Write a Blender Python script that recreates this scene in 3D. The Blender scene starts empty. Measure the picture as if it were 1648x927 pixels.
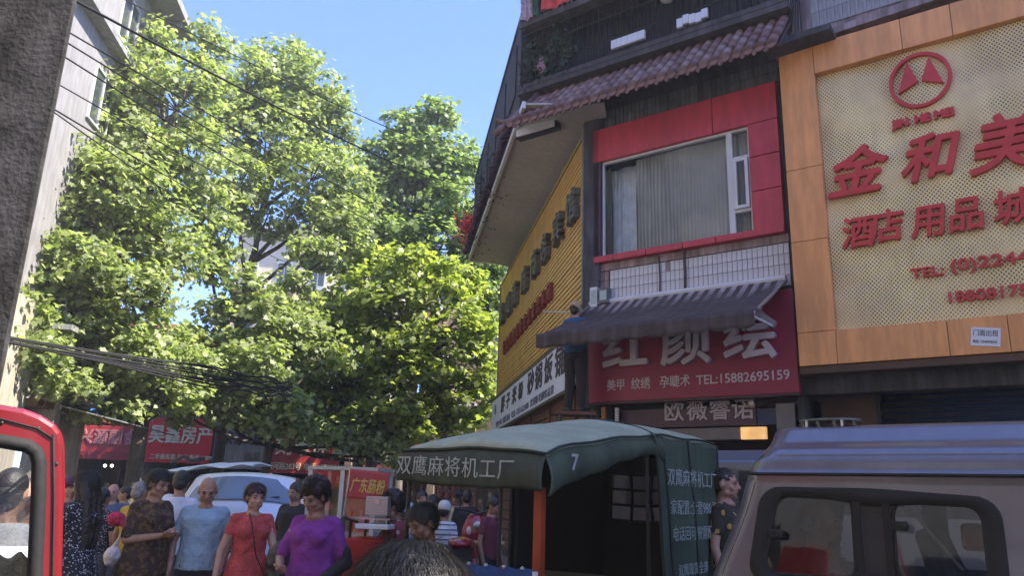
import bpy, bmesh, math, random
import numpy as np
from math import sin, cos, pi, radians, tan, atan2, hypot, sqrt
from mathutils import Matrix, Vector, noise
random.seed(7); rng = np.random.default_rng(7)
SC = bpy.context.scene; COL = SC.collection

# ------------------------------------------------------------------ camera
F_ = 1240.0; PITCH = radians(15.2); ROLL = radians(1.8)
cf = Vector((0, cos(PITCH), sin(PITCH))); cu0 = Vector((0, -sin(PITCH), cos(PITCH))); cr0 = Vector((1, 0, 0))
cr = cos(ROLL)*cr0 + sin(ROLL)*cu0; cu = cos(ROLL)*cu0 - sin(ROLL)*cr0
CAM = Vector((0, 0, 1.6))
cd = bpy.data.cameras.new('camera'); cam = bpy.data.objects.new('camera', cd); COL.objects.link(cam)
m = Matrix.Identity(4)
for i in range(3):
    m[i][0] = cr[i]; m[i][1] = cu[i]; m[i][2] = -cf[i]; m[i][3] = CAM[i]
cam.matrix_world = m
cd.sensor_width = 36; cd.lens = F_/1648*36; cd.clip_start = 0.05; cd.clip_end = 2000
SC.camera = cam

# ------------------------------------------------------------------ light
SUN_AZ = radians(106); SUN_EL = radians(50)          # azimuth clockwise from +Y
world = bpy.data.worlds.new('World'); SC.world = world; world.use_nodes = True
wn = world.node_tree
sky = wn.nodes.new('ShaderNodeTexSky'); sky.sky_type = 'NISHITA'; sky.sun_disc = False
sky.sun_elevation = SUN_EL; sky.sun_rotation = SUN_AZ; sky.air_density = 1.0; sky.dust_density = 0.3; sky.ozone_density = 4.5; sky.altitude = 600
wn.nodes['Background'].inputs['Strength'].default_value = 0.15
tnt = wn.nodes.new('ShaderNodeMixRGB'); tnt.blend_type = 'MULTIPLY'; tnt.inputs[0].default_value = 1; tnt.inputs[2].default_value = (.64, .69, .96, 1)
wn.links.new(sky.outputs[0], tnt.inputs[1]); wn.links.new(tnt.outputs[0], wn.nodes['Background'].inputs['Color'])
sl = bpy.data.lights.new('sun', 'SUN'); sl.energy = 4.8; sl.angle = radians(0.6); sl.color = (1.0, 0.93, 0.80)
so = bpy.data.objects.new('sun', sl); COL.objects.link(so)
sdir = Vector((sin(SUN_AZ)*cos(SUN_EL), cos(SUN_AZ)*cos(SUN_EL), sin(SUN_EL)))
so.rotation_euler = sdir.to_track_quat('Z', 'Y').to_euler(); so.location = (20, 0, 40)
SC.view_settings.view_transform = 'Standard'; SC.view_settings.look = 'None'
SC.view_settings.exposure = 1.8; SC.view_settings.gamma = 1
SC.cycles.max_bounces = 6; SC.cycles.transparent_max_bounces = 12

# ------------------------------------------------------------------ helpers
def ray(x, y): return F_*cf + (x-824)*cr + (463.5-y)*cu
def atY(x, y, Y):
    d = ray(x, y); return CAM + d*(Y/d.y)
def atZ(x, y, Z):
    d = ray(x, y); return CAM + d*((Z-1.6)/d.z)
W = {}
def I4(): return Matrix.Identity(4)
class Frame:
    """x runs along the wall, outward is -y, z is up"""
    def __init__(s, O, d):
        s.O = Vector((O[0], O[1], 0)); s.d = Vector((d[0], d[1], 0)).normalized()
        s.yin = Vector((-s.d.y, s.d.x, 0)); s.n = -s.yin
        s.M = Matrix(((s.d.x, s.yin.x, 0, s.O.x), (s.d.y, s.yin.y, 0, s.O.y), (0, 0, 1, 0), (0, 0, 0, 1)))
    def px(s, x, y, off=0):
        d = ray(x, y); P = s.O + s.n*off; k = (P-CAM).dot(s.n)/d.dot(s.n); Q = CAM + d*k
        return (Q-s.O).dot(s.d), Q.z
    def w(s, x, y, z): return s.M @ Vector((x, y, z))
MATS = {}
def mat(name, col, rough=0.7, metal=0.0, var=0.15, vs=6.0, bump=0.15, bs=40.0, dirt=0.0, stretch=None, emis=0, alpha=None, coat=0.0, trans=0.0):
    if name in MATS: return MATS[name]
    M = bpy.data.materials.new(name); M.use_nodes = True; nt = M.node_tree; N = nt.nodes; L = nt.links
    b = N['Principled BSDF']; b.inputs['Roughness'].default_value = rough; b.inputs['Metallic'].default_value = metal
    if coat: b.inputs['Coat Weight'].default_value = coat; b.inputs['Coat Roughness'].default_value = 0.06
    tc = N.new('ShaderNodeTexCoord'); mp = N.new('ShaderNodeMapping'); L.new(tc.outputs['Object'], mp.inputs[0])
    if stretch: mp.inputs['Scale'].default_value = stretch
    n1 = N.new('ShaderNodeTexNoise'); n1.inputs['Scale'].default_value = vs; n1.inputs['Detail'].default_value = 6; L.new(mp.outputs[0], n1.inputs['Vector'])
    r = N.new('ShaderNodeValToRGB'); r.color_ramp.elements[0].position = .3; r.color_ramp.elements[1].position = .7
    r.color_ramp.elements[0].color = [c*(1-var) for c in col]+[1]; r.color_ramp.elements[1].color = [min(1, c*(1+var)) for c in col]+[1]
    L.new(n1.outputs[0], r.inputs[0]); out = r.outputs[0]
    if dirt:
        mp2 = N.new('ShaderNodeMapping'); mp2.inputs['Scale'].default_value = (5, 5, .7); L.new(tc.outputs['Object'], mp2.inputs[0])
        n2 = N.new('ShaderNodeTexNoise'); n2.inputs['Scale'].default_value = 1.6; n2.inputs['Detail'].default_value = 8; n2.inputs['Roughness'].default_value = .7; L.new(mp2.outputs[0], n2.inputs['Vector'])
        r2 = N.new('ShaderNodeValToRGB'); r2.color_ramp.elements[0].position = .42; r2.color_ramp.elements[1].position = .62
        r2.color_ramp.elements[0].color = (1-dirt, 1-dirt*1.05, 1-dirt*1.15, 1); r2.color_ramp.elements[1].color = (1, 1, 1, 1)
        mx = N.new('ShaderNodeMixRGB'); mx.blend_type = 'MULTIPLY'; mx.inputs[0].default_value = 1
        L.new(n2.outputs[0], r2.inputs[0]); L.new(out, mx.inputs[1]); L.new(r2.outputs[0], mx.inputs[2]); out = mx.outputs[0]
    L.new(out, b.inputs['Base Color'])
    if bump:
        n3 = N.new('ShaderNodeTexNoise'); n3.inputs['Scale'].default_value = bs; n3.inputs['Detail'].default_value = 4; L.new(mp.outputs[0], n3.inputs['Vector'])
        bp = N.new('ShaderNodeBump'); bp.inputs['Strength'].default_value = bump; bp.inputs['Distance'].default_value = .02
        L.new(n3.outputs[0], bp.inputs['Height']); L.new(bp.outputs[0], b.inputs['Normal'])
    if emis: L.new(out, b.inputs['Emission Color']); b.inputs['Emission Strength'].default_value = emis
    if alpha is not None: b.inputs['Alpha'].default_value = alpha
    if trans: b.inputs['Transmission Weight'].default_value = trans
    MATS[name] = M; return M
def cloth_mat(name, base, spots, scale=30, thr=.5, kind='voronoi', rough=.9, scale3=None):
    """printed cloth: spots scattered on a base colour"""
    if name in MATS: return MATS[name]
    M = mat(name, base, rough, 0, .2, 12, .25, 60); nt = M.node_tree; N = nt.nodes; L = nt.links; b = N['Principled BSDF']
    src = b.inputs['Base Color'].links[0].from_socket
    tc = N.new('ShaderNodeTexCoord'); mp = N.new('ShaderNodeMapping'); L.new(tc.outputs['Object'], mp.inputs[0])
    if scale3: mp.inputs['Scale'].default_value = scale3
    if kind == 'voronoi':
        v = N.new('ShaderNodeTexVoronoi'); v.inputs['Scale'].default_value = scale; o = v.outputs['Distance']
        L.new(mp.outputs[0], v.inputs['Vector'])
        mt = N.new('ShaderNodeMath'); mt.operation = 'LESS_THAN'; mt.inputs[1].default_value = thr
    elif kind == 'wave':
        v = N.new('ShaderNodeTexWave'); v.bands_direction = 'Z'; v.inputs['Scale'].default_value = scale; v.inputs['Distortion'].default_value = .4; o = v.outputs['Fac']
        L.new(mp.outputs[0], v.inputs['Vector'])
        mt = N.new('ShaderNodeMath'); mt.operation = 'GREATER_THAN'; mt.inputs[1].default_value = thr
    else:
        v = N.new('ShaderNodeTexNoise'); v.inputs['Scale'].default_value = scale; v.inputs['Detail'].default_value = 3; o = v.outputs[0]
        L.new(mp.outputs[0], v.inputs['Vector'])
        mt = N.new('ShaderNodeMath'); mt.operation = 'GREATER_THAN'; mt.inputs[1].default_value = thr
    L.new(o, mt.inputs[0]); mx = N.new('ShaderNodeMixRGB'); mx.inputs[2].default_value = list(spots)+[1]
    L.new(mt.outputs[0], mx.inputs[0]); L.new(src, mx.inputs[1]); L.new(mx.outputs[0], b.inputs['Base Color'])
    return M
def glass_mat(name, tint=(.6, .7, .7), alpha=.35, rough=.03, ior=1.4):
    if name in MATS: return MATS[name]
    M = bpy.data.materials.new(name); M.use_nodes = True; nt = M.node_tree; N = nt.nodes; L = nt.links
    for n in list(N):
        if n.type != 'OUTPUT_MATERIAL': N.remove(n)
    out = [n for n in N if n.type == 'OUTPUT_MATERIAL'][0]
    tr = N.new('ShaderNodeBsdfTransparent'); tr.inputs[0].default_value = (*tint, 1)
    gl = N.new('ShaderNodeBsdfGlossy'); gl.inputs['Roughness'].default_value = rough; gl.inputs[0].default_value = (.9, .95, 1, 1)
    fr = N.new('ShaderNodeFresnel'); fr.inputs[0].default_value = ior
    ad = N.new('ShaderNodeMath'); ad.operation = 'ADD'; ad.use_clamp = True; ad.inputs[1].default_value = alpha; L.new(fr.outputs[0], ad.inputs[0])
    mx = N.new('ShaderNodeMixShader'); L.new(ad.outputs[0], mx.inputs[0]); L.new(tr.outputs[0], mx.inputs[1]); L.new(gl.outputs[0], mx.inputs[2])
    ns = N.new('ShaderNodeTexNoise'); ns.inputs['Scale'].default_value = 3; tc = N.new('ShaderNodeTexCoord'); L.new(tc.outputs['Object'], ns.inputs['Vector'])
    bp = N.new('ShaderNodeBump'); bp.inputs['Strength'].default_value = .12; L.new(ns.outputs[0], bp.inputs['Height']); L.new(bp.outputs[0], gl.inputs['Normal'])
    L.new(mx.outputs[0], out.inputs[0]); MATS[name] = M; return M
def put(name, mesh, parent=None, M=None):
    o = bpy.data.objects.new(name, mesh); COL.objects.link(o); M = M if M is not None else I4()
    o.matrix_basis = M
    if parent is not None: o.parent = parent; o.matrix_parent_inverse = W[parent].inverted()
    W[o] = M.copy(); return o
def tag(o, label=None, cat=None, group=None, kind=None):
    if label: o['label'] = label
    if cat: o['category'] = cat
    if group: o['group'] = group
    if kind: o['kind'] = kind
    return o
def thing(name, loc, label, cat, group=None):
    o = put(name, None, None, Matrix.Translation(Vector(loc))); o.empty_display_size = .2
    return tag(o, label, cat, group)
class MB:
    def __init__(s): s.v = []; s.f = []
    def add(s, vs, fs):
        b = len(s.v); s.v += [tuple(v) for v in vs]; s.f += [tuple(b+i for i in f) for f in fs]; return s
    def box(s, x0, x1, y0, y1, z0, z1, M=None):
        vs = [Vector(p) for p in ((x0, y0, z0), (x1, y0, z0), (x1, y1, z0), (x0, y1, z0), (x0, y0, z1), (x1, y0, z1), (x1, y1, z1), (x0, y1, z1))]
        if M is not None: vs = [M @ v for v in vs]
        return s.add(vs, [(0, 3, 2, 1), (4, 5, 6, 7), (0, 1, 5, 4), (1, 2, 6, 5), (2, 3, 7, 6), (3, 0, 4, 7)])
    def prism(s, poly, a, b, axis='y'):
        """poly of (p,q): axis y -> (x,z) points, extruded from y=a to y=b; axis x -> (y,z); axis z -> (x,y)"""
        n = len(poly)
        def mk(p, c): return (p[0], c, p[1]) if axis == 'y' else ((c, p[0], p[1]) if axis == 'x' else (p[0], p[1], c))
        vs = [mk(p, a) for p in poly]+[mk(p, b) for p in poly]
        return s.add(vs, [tuple(range(n)), tuple(range(2*n-1, n-1, -1))]+[(i, i+n, (i+1) % n+n, (i+1) % n) for i in range(n)])
    def tube(s, pts, r, n=8, cap=True):
        pts = [Vector(p) for p in pts]; rs = r if isinstance(r, (list, tuple)) else [r]*len(pts)
        b = len(s.v); up = Vector((0, 0, 1)); prev = None
        for i, p in enumerate(pts):
            t = (pts[min(i+1, len(pts)-1)]-pts[max(i-1, 0)]); t = t.normalized() if t.length > 1e-9 else up
            a = (prev - t*prev.dot(t)) if prev is not None else (t.cross(up) if abs(t.z) < .95 else t.cross(Vector((1, 0, 0))))
            a.normalize(); prev = a; c = t.cross(a)
            for k in range(n):
                q = p + (a*cos(2*pi*k/n)+c*sin(2*pi*k/n))*rs[i]; s.v.append(tuple(q))
        for i in range(len(pts)-1):
            for k in range(n): s.f.append((b+i*n+k, b+i*n+(k+1) % n, b+(i+1)*n+(k+1) % n, b+(i+1)*n+k))
        if cap:
            s.f.append(tuple(b+k for k in range(n))[::-1]); s.f.append(tuple(b+(len(pts)-1)*n+k for k in range(n)))
        return s
    def bar(s, a, b, w, h=None):
        """square bar between two points"""
        h = h or w; a = Vector(a); b = Vector(b); t = (b-a).normalized(); u = t.cross(Vector((0, 0, 1)))
        if u.length < .05: u = t.cross(Vector((0, 1, 0)))
        u.normalize(); v = u.cross(t)
        vs = [p+u*(i*w/2)+v*(j*h/2) for p in (a, b) for i, j in ((-1, -1), (1, -1), (1, 1), (-1, 1))]
        return s.add(vs, [(3, 2, 1, 0), (4, 5, 6, 7), (0, 1, 5, 4), (1, 2, 6, 5), (2, 3, 7, 6), (3, 0, 4, 7)])
    def ell(s, c, r, M=None, nu=14, nv=9):
        vs = []; fs = []; c = Vector(c)
        if not isinstance(r, (tuple, list)): r = (r, r, r)
        for j in range(1, nv):
            th = pi*j/nv
            for i in range(nu):
                ph = 2*pi*i/nu; vs.append(Vector((r[0]*sin(th)*cos(ph), r[1]*sin(th)*sin(ph), r[2]*cos(th))))
        vs.append(Vector((0, 0, r[2]))); vs.append(Vector((0, 0, -r[2]))); T = len(vs)-2
        for j in range(nv-2):
            for i in range(nu): fs.append((j*nu+i, (j+1)*nu+i, (j+1)*nu+(i+1) % nu, j*nu+(i+1) % nu))
        for i in range(nu): fs.append((T, i, (i+1) % nu)); fs.append((T+1, (nv-2)*nu+(i+1) % nu, (nv-2)*nu+i))
        if M is not None: vs = [M @ v for v in vs]
        return s.add([v+c for v in vs], fs)
    def cap(s, a, b, ra, rb, n=10):
        """tapered capsule"""
        a = Vector(a); b = Vector(b); t = b-a; L = max(t.length, 1e-6); t = t/L
        pts = []; rs = []
        for k in range(4, 0, -1): th = k*pi/2/4.4; pts.append(a-t*ra*sin(th)); rs.append(ra*cos(th))
        pts.append(a); rs.append(ra); pts.append(b); rs.append(rb)
        for k in range(1, 5): th = k*pi/2/4.4; pts.append(b+t*rb*sin(th)); rs.append(rb*cos(th))
        return s.tube(pts, rs, n)
    def chain(s, pts, rs, n=10):
        for i in range(len(pts)-1): s.cap(pts[i], pts[i+1], rs[i], rs[i+1], n)
        return s
    def grid(s, f, nu, nv, skip=None):
        b = len(s.v)
        for j in range(nv+1):
            for i in range(nu+1): s.v.append(tuple(f(i/nu, j/nv)))
        for j in range(nv):
            for i in range(nu):
                if skip and skip((i+.5)/nu, (j+.5)/nv): continue
                a = b+j*(nu+1)+i; s.f.append((a, a+1, a+nu+2, a+nu+1))
        return s
    def mesh(s, name, material=None, smooth=False):
        me = bpy.data.meshes.new(name); me.from_pydata(s.v, [], s.f); me.update()
        if smooth: me.shade_smooth()
        if material: me.materials.append(material)
        return me
    def build(s, name, material, parent=None, M=None, smooth=False, bevel=0, solid=0, weld=0, sub=0):
        o = put(name, s.mesh(name, material, smooth), parent, M)
        if solid: md = o.modifiers.new('solid', 'SOLIDIFY'); md.thickness = solid; md.offset = 0
        if bevel: md = o.modifiers.new('bevel', 'BEVEL'); md.width = bevel; md.segments = 2; md.limit_method = 'ANGLE'
        if sub: md = o.modifiers.new('sub', 'SUBSURF'); md.levels = sub; md.render_levels = sub
        return o
TEXTS = []
def text(body, F, x, z, h, m, parent, off=0.0, depth=.01, bold=0.0, align='LEFT', sx=1.0, shear=0.0, name='lettering', rot=0.0, M0=None):
    """x,z = lower left (or centre) of the writing on the frame, h = character height"""
    c = bpy.data.curves.new(name, 'FONT'); c.body = body; c.size = h*1.08; c.extrude = depth/2; c['bold'] = bold
    c.align_x = align; c.align_y = 'BOTTOM_BASELINE' if align == 'LEFT' else 'CENTER'; c.resolution_u = 3
    if align == 'LEFT': c.align_y = 'BOTTOM'
    c.shear = shear
    base = M0 if M0 is not None else F.M
    M = base @ Matrix.Translation((x, -(off+depth/2), z)) @ Matrix.Rotation(rot, 4, 'Y') @ Matrix.Rotation(pi/2, 4, 'X') @ Matrix.Diagonal((sx, 1, 1, 1))
    o = bpy.data.objects.new('tmp_text', c); COL.objects.link(o); TEXTS.append((o, name, m, parent, M))
def flush_text():
    bpy.context.view_layer.update(); dg = bpy.context.evaluated_depsgraph_get(); res = []
    for o, name, m_, parent, M in TEXTS:
        me = bpy.data.meshes.new_from_object(o.evaluated_get(dg)); bd = o.data['bold']
        if bd:                       # thicker strokes: the outline repeated a stroke-width apart, each copy a hair deeper
            vs = [v.co.copy() for v in me.vertices]; fs = [tuple(p_.vertices) for p_ in me.polygons]; q = MB()
            for k, (dx, dz) in enumerate(((0, 0), (bd, 0), (-bd, 0), (0, bd), (0, -bd), (.7*bd, .7*bd), (-.7*bd, -.7*bd))): q.add([(v.x+dx, v.y+dz, v.z*(1-.012*k)) for v in vs], fs)
            me = q.mesh(name)
        me.name = name; me.materials.clear(); me.materials.append(m_); res.append(me)
    for (o, name, m_, parent, M), me in zip(TEXTS, res):
        bpy.data.objects.remove(o); put(name, me, parent, M)
    TEXTS.clear()
REM = []
def blob(mb, name, m_, parent, M, voxel=.01, smooth=4, disp=0, dscale=.1, label=None):
    """several overlapping closed shapes fused into one continuous skin"""
    o = bpy.data.objects.new('tmp_blob', mb.mesh('tmp')); COL.objects.link(o)
    md = o.modifiers.new('r', 'REMESH'); md.mode = 'VOXEL'; md.voxel_size = voxel; md.use_smooth_shade = True
    if smooth: s_ = o.modifiers.new('s', 'SMOOTH'); s_.factor = .5; s_.iterations = smooth
    if disp:
        tx = bpy.data.textures.new('folds', 'CLOUDS'); tx.noise_scale = dscale; tx.noise_depth = 2
        d_ = o.modifiers.new('d', 'DISPLACE'); d_.texture = tx; d_.strength = disp; d_.mid_level = .5; d_.texture_coords = 'LOCAL'
    REM.append((o, name, m_, parent, M, label))
BL = {}
def flush_blobs():
    bpy.context.view_layer.update(); dg = bpy.context.evaluated_depsgraph_get(); res = []
    for it in REM:
        me = bpy.data.meshes.new_from_object(it[0].evaluated_get(dg)); me.name = it[1]; me.materials.clear(); me.materials.append(it[2]); me.shade_smooth(); res.append(me)
    for (o, name, m_, parent, M, label), me in zip(REM, res):
        bpy.data.objects.remove(o); q = put(name, me, parent, M)
        if label: q['label'] = label
    REM.clear()
def avg(*a): return sum(a)/len(a)

# ------------------------------------------------------------------ frames of the place
_a = radians(-54); dA = Vector((-sin(_a), -cos(_a), 0))
OA = Vector((1.365, 12.287, 0)); FA = Frame(OA, dA)
_b = radians(-8.5); dB = Vector((sin(_b), cos(_b), 0))
FB = Frame(OA, -dB)                 # x negative = farther away
FL = Frame((-11, 19, 0), dB)        # left row of houses, x positive = farther away
FE = Frame((0, 30, 0), (1, 0, 0))   # end of the street, facing us

# ------------------------------------------------------------------ materials
asphalt = mat('asphalt', (.055, .053, .055), .9, 0, .3, 3, .5, 120, .3)
paving = mat('paving', (.22, .2, .19), .9, 0, .2, 3, .3, 60, .4)
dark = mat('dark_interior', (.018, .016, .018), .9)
wall_dark = mat('sooty_render', (.085, .085, .095), .9, 0, .4, 2, .4, 20, .5)
render_grey = mat('grey_render', (.27, .26, .27), .9, 0, .08, 2, .2, 30, .25)
soffit_m = mat('soffit_render', (.50, .47, .43), .9, 0, .1, .6, .05, 20, .15)
beige = mat('beige_render', (.42, .38, .31), .9, 0, .12, 2, .2, 30, .3)
red_panel = mat('red_panel', (.56, .05, .075), .42, 0, .08, 1.2, .05, 4, .25)
red_dark = mat('crimson_board', (.30, .012, .055), .45, 0, .08, 1.5, .02, 8, .1)
tile_white = mat('white_glazed_tile', (.68, .68, .72), .3, 0, .12, 1.3, .05, 8, .35)
tile_pink = mat('stained_tile', (.34, .25, .25), .45, 0, .25, 2, .1, 10, .5)
tile_grey = mat('dirty_tile', (.14, .15, .15), .5, 0, .3, 2, .1, 10, .6)
grout = mat('grout', (.035, .035, .04), .9)
roof_tile = mat('maroon_roof_tile', (.22, .115, .10), .55, 0, .35, 5, .3, 30, .45)
roof_pan = mat('dark_roof_pan', (.07, .03, .035), .7, 0, .3, 5, .3, 20)
alu = mat('white_window_frame', (.62, .62, .62), .4, 0, .06)
curtain_m = mat('curtain_cloth', (.46, .46, .44), .9, 0, .12, 3, .1, 30)
awn_top = None
black_metal = mat('black_metal', (.03, .03, .032), .5, .5)
rust = mat('rusty_metal', (.09, .055, .045), .8, .3, .4, 8)
orange_m = mat('orange_panel', (.86, .38, .13), .42, 0, .08, 1.1, .06, 4, .22)
letter_red = mat('red_letter', (.56, .035, .03), .4, 0, .12, 5, .03)
letter_grey = mat('silver_letter', (.55, .49, .50), .35, .1, .1, 5, .02)
letter_side = mat('bronze_letter', (.16, .12, .09), .5, .2, .3, 6)
letter_pale = mat('pale_letter', (.55, .50, .50), .5)
slat_m = mat('yellow_slat', (.74, .45, .125), .5, 0, .12, 2, .05, 20, .15)
banner_m = mat('pale_banner', (.66, .68, .78), .6, 0, .06, 1, .03)
print_dark = mat('printed_ink', (.05, .035, .045), .7)
wood_br = mat('orange_brown_wood', (.16, .065, .03), .6, 0, .3, 3, .1, 20, .3, (1, 1, 12))
blue_sh = mat('blue_shutter', (.03, .065, .16), .5, .3, .1, 3, .05)
steel = mat('brushed_steel', (.5, .51, .52), .3, .8, .08, 4, .05)
white_p = mat('white_paint', (.72, .73, .75), .35, 0, .05, 4, .03)
red_p = mat('red_sign', (.55, .025, .025), .5, 0, .12, 1.3, .04, 8, .15)
red_lamp = mat('red_lantern_silk', (.75, .03, .02), .6)
green_leafy = None

# ------------------------------------------------------------------ ground
g = MB(); n = 24
def gz(x, y): return 0.0
g.add([(-200, -200, 0), (200, -200, 0), (200, 200, 0), (-200, 200, 0)], [(0, 1, 2, 3)])
tag(g.build('ground', asphalt), 'dark worn asphalt of the market street', None, None, 'structure')
pv = MB()
pts = [FA.w(-3.6, -1.9, 0), FA.w(18, -1.9, 0), FA.w(18, .3, 0), FA.w(0, .3, 0), FB.w(-12, .3, 0), FB.w(-12, -1.9, 0)]
pv.prism([(p.x, p.y) for p in [FA.w(18, -2.1, 0), FA.w(18, 1.0, 0), FA.w(-.1, .1, 0), FB.w(-11, .1, 0), FB.w(-11, -2.1, 0), FB.w(-.0, -2.1, 0)]], .004, .13, 'z')
tag(pv.build('pavement', paving), 'raised grey pavement along the corner building', None, None, 'structure')
pv = MB(); pv.prism([(p.x, p.y) for p in [FL.w(-24, -2.4, 0), FL.w(10, -2.4, 0), FL.w(10, .2, 0), FL.w(-24, .2, 0)]], .004, .13, 'z')
tag(pv.build('pavement', paving), 'grey pavement below the left row of houses', None, None, 'structure')

# ------------------------------------------------------------------ corner building
cb = thing('corner_building', FA.w(2, 2, 0), 'old corner building with red framed window, maroon tiled eave and dark overhanging upper floors', 'building')
# window opening from the photograph
wl, wt = FA.px(975, 262); wr, wt2 = FA.px(1206, 205); _, wb = FA.px(975, 415); _, wb2 = FA.px(1212, 378)
wt = avg(wt, wt2); wb = avg(wb, wb2); wl = .17
wal = MB()
GZ = 3.05                        # top of the shop openings
wal.box(-.0, .10, 0, .3, 0, GZ); wal.box(3.15, 3.24, 0, .3, 0, GZ)
wal.box(0, 18, 0, .3, GZ, wb); wal.box(0, wl, 0, .3, wb, wt); wal.box(wr, 18, 0, .3, wb, wt); wal.box(0, 18, 0, .3, wt, 8.7)
wal.box(3.24, 18, .9, 1.2, 0, GZ)
wal.box(0, 18, 9.5, 9.8, 0, 13); wal.box(18, 44, 0, .3, 0, 30); wal.box(18, 18.3, .3, 9.8, 0, 30); wal.box(8, 18, 2, 2.3, 10, 30)  # the tall walls lie out of view, added to shade the crowd
wal.build('wall', wall_dark, cb, FA.M)
w2 = MB(); w2.box(-10.4, -.0, 0, .3, 0, 8.3); w2.box(-10.4, -10.1, .31, 8, 0, 8.3); w2.build('wall', wall_dark, cb, FB.M)
# dark tapering column between the red frame and the yellow board
k = MB(); k.box(-.16, .13, -.10, .0, 3.0, 8.0); k.build('corner_pier', wall_dark, cb, FA.M)
# floors above: overhang on the street side
def wd(s, z): return s
OV = 1.2
up = MB()
o1 = FA.w(-1.68, 0, 0); o2 = FB.w(-9.3, -OV, 0); o3 = FB.w(-9.3, 6, 0); o4 = FA.w(18, 8, 0); o5 = FA.w(18, 0, 0)
def slab(mb, z0, z1, grow=0, front=0.0):
    P = [FA.w(-1.68-grow, -front, 0), FA.w(18, -front, 0), FA.w(18, 9, 0), FB.w(-9.3-grow, 5, 0), FB.w(-9.3-grow, -OV-grow, 0)]
    mb.prism([(p.x, p.y) for p in P], z0, z1, 'z')
slab(up, 8.30, 8.56); up.build('floor_slab', wall_dark, cb)
# wing wall facing the street above the soffit, with dark openings
w3 = MB(); w3.box(-9.3, -1.0, -OV, -OV+.2, 8.56, 10.65); w3.box(-9.3, -9.1, -OV+.2, 5, 8.56, 10.65)
w3.build('wall', wall_dark, cb, FB.M)
rf = MB(); rf.box(-9.35, .6, -OV-.02, 5, 10.652, 10.76); rf.build('roof_slab', wall_dark, cb, FB.M)
for kx in range(5):
    xx = -8.4+kx*1.5; q = MB(); q.box(xx, xx+.95, -OV-.03, -OV-.002, 9.2, 10.3)
    q.build('window', mat('grimy_shutter', (.05, .05, .055), .8), cb, FB.M)
# back walls of the balconies and the higher floors (they also shade the street)
bk = MB(); bk.box(-1.1, 18, 1.0, 1.2, 8.56, 13); bk.box(-1.1, -.9, 1.2, 8, 8.56, 13); bk.box(3.5, 18, .02, 1.0, 8.7, 13); bk.box(-1.1, 18, .0, 9, 13, 13.3)
bk.build('wall', wall_dark, cb, FA.M)
# soffit under the overhang
sf = MB(); P = [FB.w(.0, -OV-.05, 0), FB.w(.62, 0, 0), FB.w(.2, .15, 0), FB.w(-9.25, -.02, 0), FB.w(-9.25, -OV-.05, 0)]
sf.add([(P[0].x, P[0].y, 8.22), (P[1].x, P[1].y, 8.05), (P[2].x, P[2].y, 8.03), (P[3].x, P[3].y, 8.053), (P[4].x, P[4].y, 8.22)], [(0, 1, 2, 3, 4)])
sf.build('soffit', soffit_m, cb, solid=.03)
tr = MB(); tr.box(-9.3, .0, -OV-.10, -OV-.04, 8.14, 8.27); tr.box(-9.3, -9.24, -OV-.04, 0, 8.12, 8.24); tr.build('soffit_trim', alu, cb, FB.M)
# little ragged tiles along the eave over the trim
me = MB().cap((0, 0, 0), (0, .3, .14), .055, .05, 8).mesh('eave_tile', roof_pan)
for i in range(40):
    put('eave_tile', me, cb, FB.M @ Matrix.Translation((-9.2+i*.215, -OV-.20+random.uniform(-.03, .03), 8.36)) @ Matrix.Rotation(random.uniform(-.1, .1), 4, 'Z'))
# grey-white tile strip on the end of the soffit
me = MB().box(0.004, .096, -.03, 0, 0, .20).mesh('wall_tile', white_p)
s0, z0 = FA.px(832, 217, .25); s1, z1 = FA.px(893, 199, .25)
for i in range(9):
    put('wall_tile', me, cb, FA.M @ Matrix.Translation((s0+(s1-s0)*i/9, -.25, 8.0)))
st = MB(); st.box(s0-.02, s1+.03, -.248, -.1, 7.98, 8.24); st.build('tile_backing', grout, cb, FA.M)

# maroon tile roof over the red frame
RX0, RX1 = -1.30, 3.46; RY, RZ = -.85, 7.92; TY, TZ = -.06, 8.78
sl_ = sqrt((RY-TY)**2+(RZ-TZ)**2); ang = atan2(TZ-RZ, TY-RY)
rp = MB(); rp.grid(lambda u, v: (RX0+(RX1-RX0)*u, RY+(TY-RY)*v, RZ+(TZ-RZ)*v-.03+.02*sin(u*29*2*pi)), 29*6, 6); rp.build('roof_pan', roof_pan, cb, FA.M, solid=.03)
ct = MB()
npts = 8
pr = [(.074*cos(pi*i/npts), .074*sin(pi*i/npts)) for i in range(npts+1)]
L_ = sl_/4+.04
for j, (yy, sc) in enumerate(((0, 1.06), (L_, .94))):
    pass
ct.add([(p[0]*1.08, 0, p[1]*1.08) for p in pr]+[(p[0]*.92, L_, p[1]*.92) for p in pr], [(i, i+1, npts+2+i, npts+1+i) for i in range(npts)]+[tuple(range(npts, -1, -1))])
ctm = ct.mesh('roof_tile', roof_tile, True)
ctm2 = ct.mesh('roof_tile', mat('pale_roof_tile', (.30, .19, .17), .5, 0, .3, 5, .3, 30, .4), True)
ec = MB().tube([(0, -.035, .015), (0, .0, .015)], .075, 12).mesh('tile_end', roof_tile)
NR = 28
for i in range(NR):
    x = RX0+.1+(RX1-RX0-.2)*i/(NR-1)
    for j in range(4):
        M = FA.M @ Matrix.Translation((x+random.uniform(-.008, .008), RY, RZ)) @ Matrix.Rotation(ang, 4, 'X') @ Matrix.Translation((0, j*sl_/4-.02, .015+random.uniform(0, .012))) @ Matrix.Rotation(random.uniform(-.03, .03), 4, 'Z')
        put('roof_tile', ctm if random.random() < .6 else ctm2, cb, M)
    put('tile_end', ec, cb, FA.M @ Matrix.Translation((x, RY-.005, RZ)))
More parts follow.
